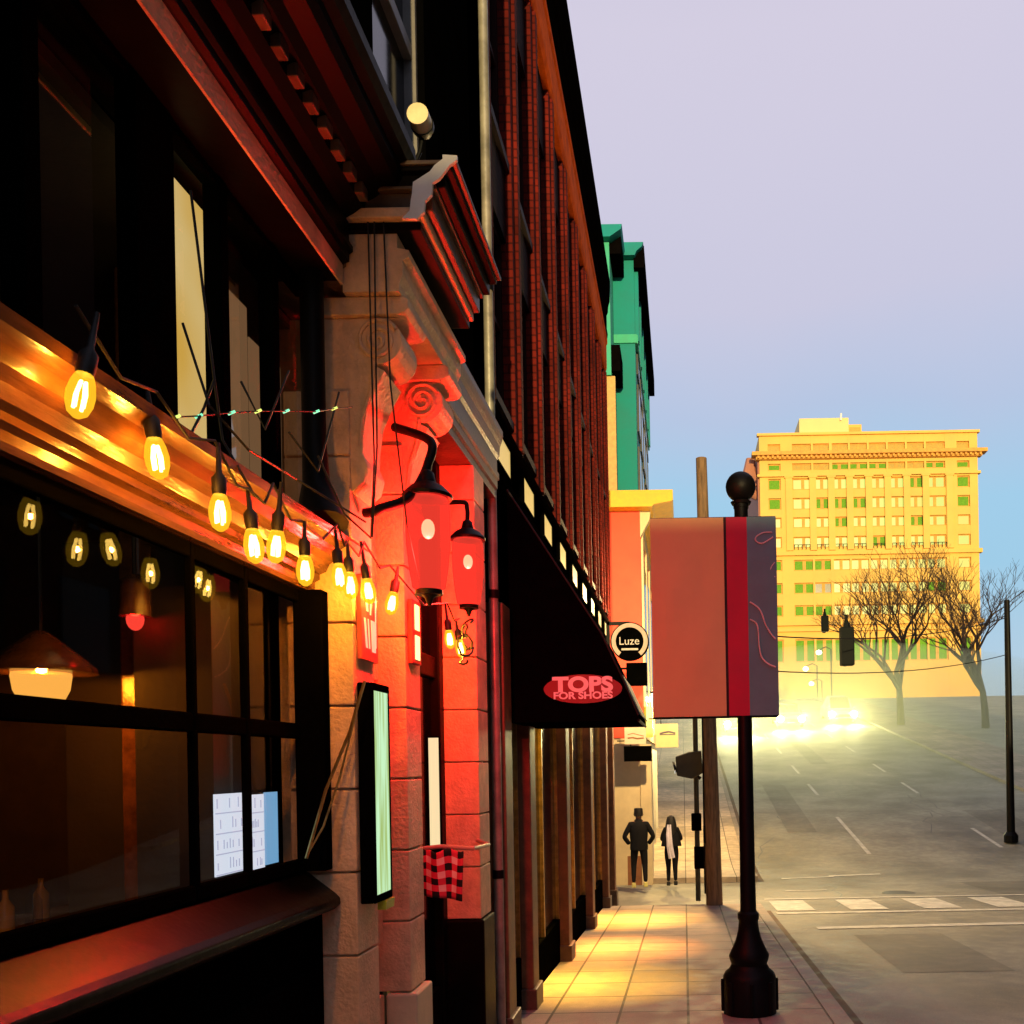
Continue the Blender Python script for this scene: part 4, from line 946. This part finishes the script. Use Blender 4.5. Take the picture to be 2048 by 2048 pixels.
hd = MB().prism([(cx_-.22, cz_-.20), (cx_-.24, cz_+.14), (cx_+.0, cz_+.22), (cx_+.22, cz_+.24), (cx_+.24, cz_-.16), (cx_+.05, cz_-.26)], 'y', -.14, .14).build("signal_head", M("olive_signal_housing", (.035,.036,.02), .55), sg, bevel=.02)
MB().tube([(cx_-.235,0,cz_-.04), (cx_-.275,0,cz_-.05)], [.09,.11], 14).build("visor", IRON, hd)
MB().box(cx_-.262, cx_-.245, -.085, .085, cz_-.16, cz_-.02).build("lens", E("pale_lens", (1,.95,.8), .7), hd)
MB().tube([(cx_+.2,0,cz_+.2), (0,0,cz_+.2)], .02, 8).tube([(cx_+.15,0,cz_-.22), (0.08,0,cz_-.26), (0.0,0,cz_-.2)], .03, 8).build("mounting_arm", IRON, sg)
pz = at(1320, 1548, 16.0)[2]-G(16.0)
MB().box(-.10, .08, -.09, .09, pz-.18, pz+.13).build("push_button_box", BLACK, sg, bevel=.02)
pz = at(1320, 1612, 16.0)[2]-G(16.0)
MB().box(-.06, .12, -.07, .07, pz-.25, pz+.14).build("control_box", BLACK, sg, bevel=.01)

# ------------------------------------------------------------------ signals hung over the road
hw_ = thing("span_wire", "pair of dark span wires stretched across the street before the tower", "wires", loc=(0,0,0))
a0, a1 = Vector(at(1330, 1188, 15.5)), Vector(at(1900, 1165, 26)); b0, b1 = Vector(at(1330, 1256, 15.5)), Vector(at(1900, 1235, 26))
def sag(p, q, s): return [p.lerp(q, t/16)+Vector((0,0,-s*4*(t/16)*(1-t/16))) for t in range(17)]
MB().tube(sag(a0, a1, .35), .014, 6).build("upper_wire", CORD, hw_); MB().tube(sag(b0, b1, .3), .012, 6).build("lower_wire", CORD, hw_)
sp2 = thing("steel_pole", "dark steel pole at the far right holding the span wires", "pole", loc=(a1.x, a1.y, G(26)))
MB().tube([(0,0,-.1), (0,0,a1.z-G(26)+.5)], [.12,.08], 12).build("shaft", IRON, sp2, smooth=True)
MB().lathe([(.2,-.1), (.2,.1), (.13,.2)], (0,0,0), 14).build("foot", IRON, sp2)
SIGH = M("dark_signal_housing", (.004,.006,.006), .7, spec=.1)
def hung(px, pt, pb, Y, label, wdt):
    x, _, zt_ = at(px, pt, Y); zb = at(px, pb, Y)[2]
    t = thing("traffic_light", label, "traffic light", "traffic lights hung over the street", (x, Y, zb)); hh = zt_-zb
    MB().box(-wdt/2, wdt/2, -.12, .12, 0, hh).build("housing", SIGH, t, bevel=.03)
    m = MB()
    for k in range(3): m.tube([(0,.12,hh*(k+.5)/3), (0,.30,hh*(k+.5)/3-.02)], wdt*.38, 12)
    m.build("visors", SIGH, t)
    MB().tube([(0,0,hh), (0,0,hh+.3)], .04, 8).lathe([(.09,hh), (.06,hh+.12), (.02,hh+.22)], (0,0,0), 10).build("hanger", SIGH, t)
hung(1597, 1184, 1256, 21.0, "large dark traffic light seen from behind, hung over the right lanes", .32)
hung(1556, 1162, 1192, 38.0, "small dark traffic light hung farther off before the tower", .30)

# ------------------------------------------------------------------ distant street lamps and bare trees
STL = E("street_lamp_glow", (1,.9,.8), 6)
def street_lamp(px, py, Y, label):
    x, _, z = at(px, py, Y); t = thing("street_lamp", label, "street lamp", "street lamps far up the hill", (x+1.2, Y, G(Y)))
    MB().tube([(0,0,0), (0,0,z-G(Y)+.3), (-.5,0,z-G(Y)+.55), (-1.2,0,z-G(Y)+.25)], [.09,.07,.05,.05], 8).build("pole", IRON, t, smooth=True)
    MB().ball((-1.2,0,z-G(Y)), .30, 12, 8, .8).build("lamp_head", STL, t, smooth=True)
street_lamp(1545, 1231, 90, "highest of the three lit street lamps up the hill")
street_lamp(1520, 1262, 95, "lit street lamp between the tower door and the highest lamp")
street_lamp(1531, 1290, 105, "lowest of the three lit street lamps up the hill")
BARK = M("bare_bark", (.10,.055,.028), .9, var=.4, scale=6, bump=.4); TWIG = M("twig_bark", (.20,.105,.04), .9, var=.4)
def bare_tree(x, y, h_, seed, label):
    rr = random.Random(seed); t = thing("bare_tree", label, "tree", "bare trees beside the hill road", (x, y, G(y)-.1))
    tr, tg = MB(), MB()
    def grow(p, dr, ln, r, d):
        q = p; pts = [tuple(p)]; rs = [r]
        for k in range(3):
            dr = (dr + Vector((rr.uniform(-.2,.2), rr.uniform(-.2,.2), rr.uniform(-.05,.16)))).normalized()
            q = q + dr*ln/3; pts.append(tuple(q)); rs.append(r*(1-.14*(k+1)))
        (tr if d < 3 else tg).tube(pts, rs, 7 if d < 2 else (5 if d < 3 else 3))
        if d >= 6: return
        for k in range(3 if d > 0 else 5):
            ax = Vector((rr.uniform(-1,1), rr.uniform(-1,1), rr.uniform(-.1,.5))).normalized()
            nd = (dr*.78 + ax*.62).normalized(); nd.z = max(nd.z, .05)
            grow(q if k < 2 else Vector(pts[2]), nd.normalized(), ln*rr.uniform(.62,.84), max(r*.58, .012), d+1)
    grow(Vector((0,0,0)), Vector((0,0,1)), h_*.27, h_*.021, 0)
    tr.build("trunk", BARK, t, smooth=True); tg.build("crown", TWIG, t)
TR = [(1700,60,13.5,"bare brown tree whose twigs cross the right part of the tower"), (1860,58,13,"bare tree at the far right beside the hill road")]
for i, (px, Y, hh, lb) in enumerate(TR): bare_tree(at(px, 1400, Y)[0] if px != 1480 else at(1490,1300,Y)[0], Y, hh, 11+i, lb)

# ------------------------------------------------------------------ cars coming down the hill
CARG = M("car_glass", (.02,.022,.025), .08, bump=0); TYRE = M("tyre_rubber", (.012,.012,.012), .8); RIM = M("wheel_rim", (.4,.4,.4), .3, .8)
HEAD = E("headlight_beam_lens", (1,.95,.86), 60)
def car(x, y, body, label, wide=1.82, tall=1.48, sep=.68, watts=260):
    t = thing("car", label, "car", "cars coming down the hill with headlights on", (x, y, G(y)-.13))
    t.rotation_euler = (math.atan(.137), 0, 0)
    hw = wide/2
    pr = [(0,.32), (-.02,.55), (.08,.74), (.35,.84), (1.05,.93), (1.75,tall-.06), (2.1,tall), (3.1,tall), (3.75,1.02), (4.35,.95), (4.45,.6), (4.4,.3)]
    b = MB(); n = len(pr)
    vs = []
    for s_, k in ((-1, 1.0), (-.86, 1.0), (.86, 1.0), (1, 1.0)):
        for (yy, z) in pr:
            tap = 1.0 - max(0, (z-.9))*.33
            inset = .0 if abs(s_) < .9 else 1
            vs.append((s_*hw*tap, yy+(.10 if inset else 0)*(1 if yy < 2.2 else -1), z-(.05 if inset else 0)))
    fs = [tuple(range(n)), tuple(range(4*n-1, 3*n-1, -1))]
    for q in range(3):
        for i in range(n): fs.append((q*n+i, q*n+(i+1) % n, (q+1)*n+(i+1) % n, (q+1)*n+i))
    b.add(vs, fs).build("body", body, t, bevel=.04)
    MB().add([(-hw*.72,1.10,.985), (hw*.72,1.10,.985), (hw*.66,1.735,tall-.035), (-hw*.66,1.735,tall-.035), (-hw*.72,1.13,.955), (hw*.72,1.13,.955), (hw*.66,1.76,tall-.06), (-hw*.66,1.76,tall-.06)], [(0,1,2,3),(4,7,6,5),(0,4,5,1),(1,5,6,2),(2,6,7,3),(3,7,4,0)]).build("windscreen", CARG, t)
    MB().box(-.5, .5, -.05, .1, .42, .62).build("grille", IRON, t, bevel=.02)
    MB().box(-.26, .26, -.065, -.03, .36, .44).build("number_plate", WHITE, t)
    for s_ in (-1, 1):
        hl = MB().tube([(s_*sep,-.04,.64), (s_*sep,.12,.64)], [.19,.20], 16).build("headlight", HEAD, t, smooth=True)
        w = MB().box(s_*hw*.99, s_*hw*.99+s_*.16, 1.28, 1.42, .95, 1.08).build("wing_mirror", body, t, bevel=.03)
        for yy in (.85, 3.55):
            wh = MB().tube([(s_*(hw-.2), yy, .32), (s_*(hw-.005), yy, .32)], .32, 20).build("wheel", TYRE, t, smooth=True)
            MB().tube([(s_*(hw-.02), yy, .32), (s_*(hw+.012), yy, .32)], .2, 14).build("rim", RIM, wh, smooth=True)
    for s_ in (-1, 1):
        l = bpy.data.lights.new("headlight_lamp", 'SPOT'); l.energy = watts*9; l.color = (1,.92,.42); l.spot_size = R(64); l.spot_blend = .8; l.shadow_soft_size = .08
        o = bpy.data.objects.new("headlight_lamp", l); COL.objects.link(o); o.parent = t; o.location = (s_*sep, -.12, .64); o.rotation_euler = (R(-93), 0, R(180)) if False else (R(89), 0, R(180))
    return t
WHC = M("white_car_paint", (.6,.6,.58), .25, spec=.6, bump=0); SIL = M("silver_car_paint", (.25,.26,.27), .25, .5, bump=0); DKC = M("dark_blue_car_paint", (.02,.03,.05), .2, bump=0)
car(3.5, 57, DKC, "dark car coming down the hill in the lane nearest the sidewalk, headlights on")
car(7.2, 60, SIL, "silver car coming down the middle lane with bright headlights", sep=.72)
car(11.2, 63, WHC, "white car coming down the far right lane with bright headlights", sep=.78, wide=1.95, tall=1.75)

# ------------------------------------------------------------------ two people walking away on the sidewalk
DKCLOTH = M("black_clothing", (.006,.006,.008), .85, spec=.2); SKIN = M("skin", (.30,.15,.09), .6); HAIR = M("dark_hair", (.008,.006,.005), .6)
def skin_body(name, joints, bones, mat, parent):
    me_ = bpy.data.meshes.new(name); idx = {k: i for i, k in enumerate(joints)}
    me_.from_pydata([joints[k][0] for k in joints], [(idx[a], idx[b]) for a, b in bones], [])
    o = bpy.data.objects.new(name, me_); COL.objects.link(o)
    sk = o.modifiers.new("skin", 'SKIN'); sk.use_smooth_shade = True
    for k in joints:
        r = joints[k][1]; v = me_.skin_vertices[0].data[idx[k]]; v.radius = r if isinstance(r, tuple) else (r, r); v.use_root = (k == 'pelvis')
    s2 = o.modifiers.new("sub", 'SUBSURF'); s2.levels = 2; s2.render_levels = 2
    dg = bpy.context.evaluated_depsgraph_get(); dg.update()
    m2 = bpy.data.meshes.new_from_object(o.evaluated_get(dg)); bpy.data.objects.remove(o)
    m2.materials.clear(); m2.materials.append(mat); m2.polygons.foreach_set("use_smooth", [True]*len(m2.polygons))
    ob = bpy.data.objects.new(name, m2); COL.objects.link(ob); ob.parent = parent; return ob
def person(loc, hgt, label, male, rz):
    t = thing("person", label, "person", "people walking away on the sidewalk", loc); t.rotation_euler = (0, 0, rz)
    s = hgt/1.75
    J = {}
    def j(k, x, y, z, r): J[k] = ((x*s, y*s, z*s), (tuple(q*s for q in r) if isinstance(r, tuple) else r*s))
    sw = .215 if male else .175
    j('pelvis',0,0,.95,(.155,.115)); j('waist',0,.0,1.10,(.15,.11) if male else (.13,.10)); j('chest',0,.015,1.28,(.185,.125) if male else (.155,.12)); j('upper',0,.01,1.41,(.14,.095) if male else (.115,.085)); j('neck',0,.02,1.50,.058); j('jaw',0,.035,1.575,.074); j('head',0,.03,1.66,.095); j('crown',0,.025,1.725,.06)
    j('sl',-sw*.85,0,1.415,.075); j('sr',sw*.85,0,1.415,.075)
    if male:                        # hands in the jacket pockets, elbows out
        j('el',-.335,-.03,1.14,.060); j('er',.335,-.03,1.14,.060); j('wl',-.215,.06,.965,.052); j('wr',.215,.06,.965,.052)
        st, hl = .10, .18
    else:                           # arms folded in front
        j('el',-.255,.02,1.17,.055); j('er',.255,.02,1.17,.055); j('wl',-.10,.17,1.13,.047); j('wr',.10,.17,1.15,.047)
        st, hl = .05, .09
    j('hl',-.10,0,.90,(.105,.11)); j('hr',.10,0,.90,(.105,.11))
    a = .125 if male else .085
    j('kl',-a,.06,.50,.070); j('kr',a,.0,.50,.070); j('al',-a-.005,-.03 if male else .02,.10,.047); j('ar',a+.01,-.12 if male else -.04,.12,.047)
    bones = [('pelvis','waist'),('waist','chest'),('chest','upper'),('upper','neck'),('neck','jaw'),('jaw','head'),('head','crown'),('upper','sl'),('upper','sr'),('sl','el'),('sr','er'),('el','wl'),('er','wr'),('pelvis','hl'),('pelvis','hr'),('hl','kl'),('hr','kr'),('kl','al'),('kr','ar')]
    b = skin_body("body", J, bones, DKCLOTH, t)
    b.data.materials.append(SKIN)
    for p in b.data.polygons:
        if p.center.z > 1.48*s: p.material_index = 1
    fm = MB()                       # face turned away up the street: nose and ears
    fm.ball((0,.13*s,1.635*s), .017*s, 8, 6).ball((-.093*s,.03*s,1.64*s), .022*s, 8, 6).ball((.093*s,.03*s,1.64*s), .022*s, 8, 6)
    fm.build("nose_and_ears", SKIN, t, smooth=True)
    SHO = M("pale_yellow_shoe" if male else "black_shoe", (.72,.66,.22) if male else (.01,.01,.01), .6)
    for k, sx in (('al', -1), ('ar', 1)):
        x, y, z = J[k][0]; lift = .0 if k == 'al' else .02*s
        MB().add([(x-.045*s,y-.07*s,lift), (x+.045*s,y-.07*s,lift), (x+.05*s,y+.10*s,lift), (x+.03*s,y+.20*s,lift), (x-.03*s,y+.20*s,lift), (x-.05*s,y+.10*s,lift),
                  (x-.04*s,y-.065*s,.11*s+lift), (x+.04*s,y-.065*s,.11*s+lift), (x+.045*s,y+.04*s,.10*s+lift), (x+.028*s,y+.19*s,.045*s+lift), (x-.028*s,y+.19*s,.045*s+lift), (x-.045*s,y+.04*s,.10*s+lift)],
                 [(0,5,4,3,2,1),(6,7,8,9,10,11),(0,1,7,6),(1,2,8,7),(2,3,9,8),(3,4,10,9),(4,5,11,10),(5,0,6,11)]).build("shoe", SHO, t, bevel=.012)
    if male:
        MB().lathe([(.098,1.60), (.104,1.66), (.100,1.735), (.095,1.775), (.06,1.785)], (0,0,0), 18).build("hair", HAIR, t, smooth=True).scale = (s,s,s)
        MB().lathe([(.20,.84), (.205,.90), (.195,1.05), (.21,1.25), (.20,1.38), (.13,1.47), (.075,1.53)], (0,0,0), 20).build("jacket", DKCLOTH, t, smooth=True).scale = (s, s*.66, s)
    else:
        MB().lathe([(.15,1.30), (.155,1.42), (.135,1.56), (.118,1.66), (.09,1.74), (.03,1.775)], (0,0,0), 18).build("hair", HAIR, t, smooth=True).scale = (s, s*.9, s)
        MB().lathe([(.26,1.0), (.255,1.05), (.22,1.2), (.19,1.35), (.13,1.47)], (0,0,0), 20).build("jacket", DKCLOTH, t, smooth=True).scale = (s, s*.62, s)
        sc1 = MB()
        for x0, x1, z1 in ((-.06, -.02, .70), (.0, .055, .72)):
            sc1.tube([((x0-.01)*s,-.135*s,1.55*s), ((x0-.015)*s,-.175*s,1.3*s), ((x0)*s,-.18*s,1.0*s), ((x1)*s,-.16*s,z1*s)], [.022*s,.042*s,.052*s,.045*s], 8)
        sc1.build("scarf", M("lavender_white_scarf", (.72,.66,.78), .8), t, smooth=True)
    return t
person((at(1207,1672,19.3)[0], 19.3, G(19.3)), 1.66, "person in a black jacket with hands in pockets and pale yellow shoes", True, R(4))
person((at(1268,1668,19.5)[0], 19.5, G(19.5)), 1.50, "person in dark clothes with a long pale scarf hanging down the back", False, R(-3))

# ------------------------------------------------------------------ buildings outside the picture that shade the street
ob = thing("opposite_building", "dark brick block across the street from the restaurant", "building", loc=(0,0,0))
MB().box(13.6, 26, -22, 33, -1.5, 24).build("wall", BRICK, ob)
m = MB()
for k in range(12):
    for z in (.6, 4.6, 8.6): m.box(13.5, 13.6, -20+k*4, -18+k*4, z, z+2.4)
m.build("windows", DGLASS, ob)
bk = thing("added_shade_block", "low dark brick block added behind the viewer to shade the street", "building", loc=(0,0,0))  # unseen block added to keep the low sun off the near street
MB().box(-40, 45, -38, -26, -1, 6.7).build("wall", BRICK, bk)

# ------------------------------------------------------------------ volume added round the headlights, standing in for lens bloom
hm, hnt, HN, HL, hout = nodes_of("headlight_bloom")
pv = HN.new("ShaderNodeVolumePrincipled"); pv.inputs["Color"].default_value = (.95,.97,.62,1)
pv.inputs["Density"].default_value = GLOW_DENSITY; pv.inputs["Anisotropy"].default_value = .6
HL.new(pv.outputs[0], hout.inputs["Volume"])
bloom_volume = MB().ball((0,0,0), 1, 32, 20).build("bloom_volume", hm, smooth=True); bloom_volume["kind"] = "stuff"
bloom_volume.location = (9, 47, G(47)+1.2); bloom_volume.scale = (13, 20, 4.4); bloom_volume.rotation_euler = (math.atan(.137), 0, 0)
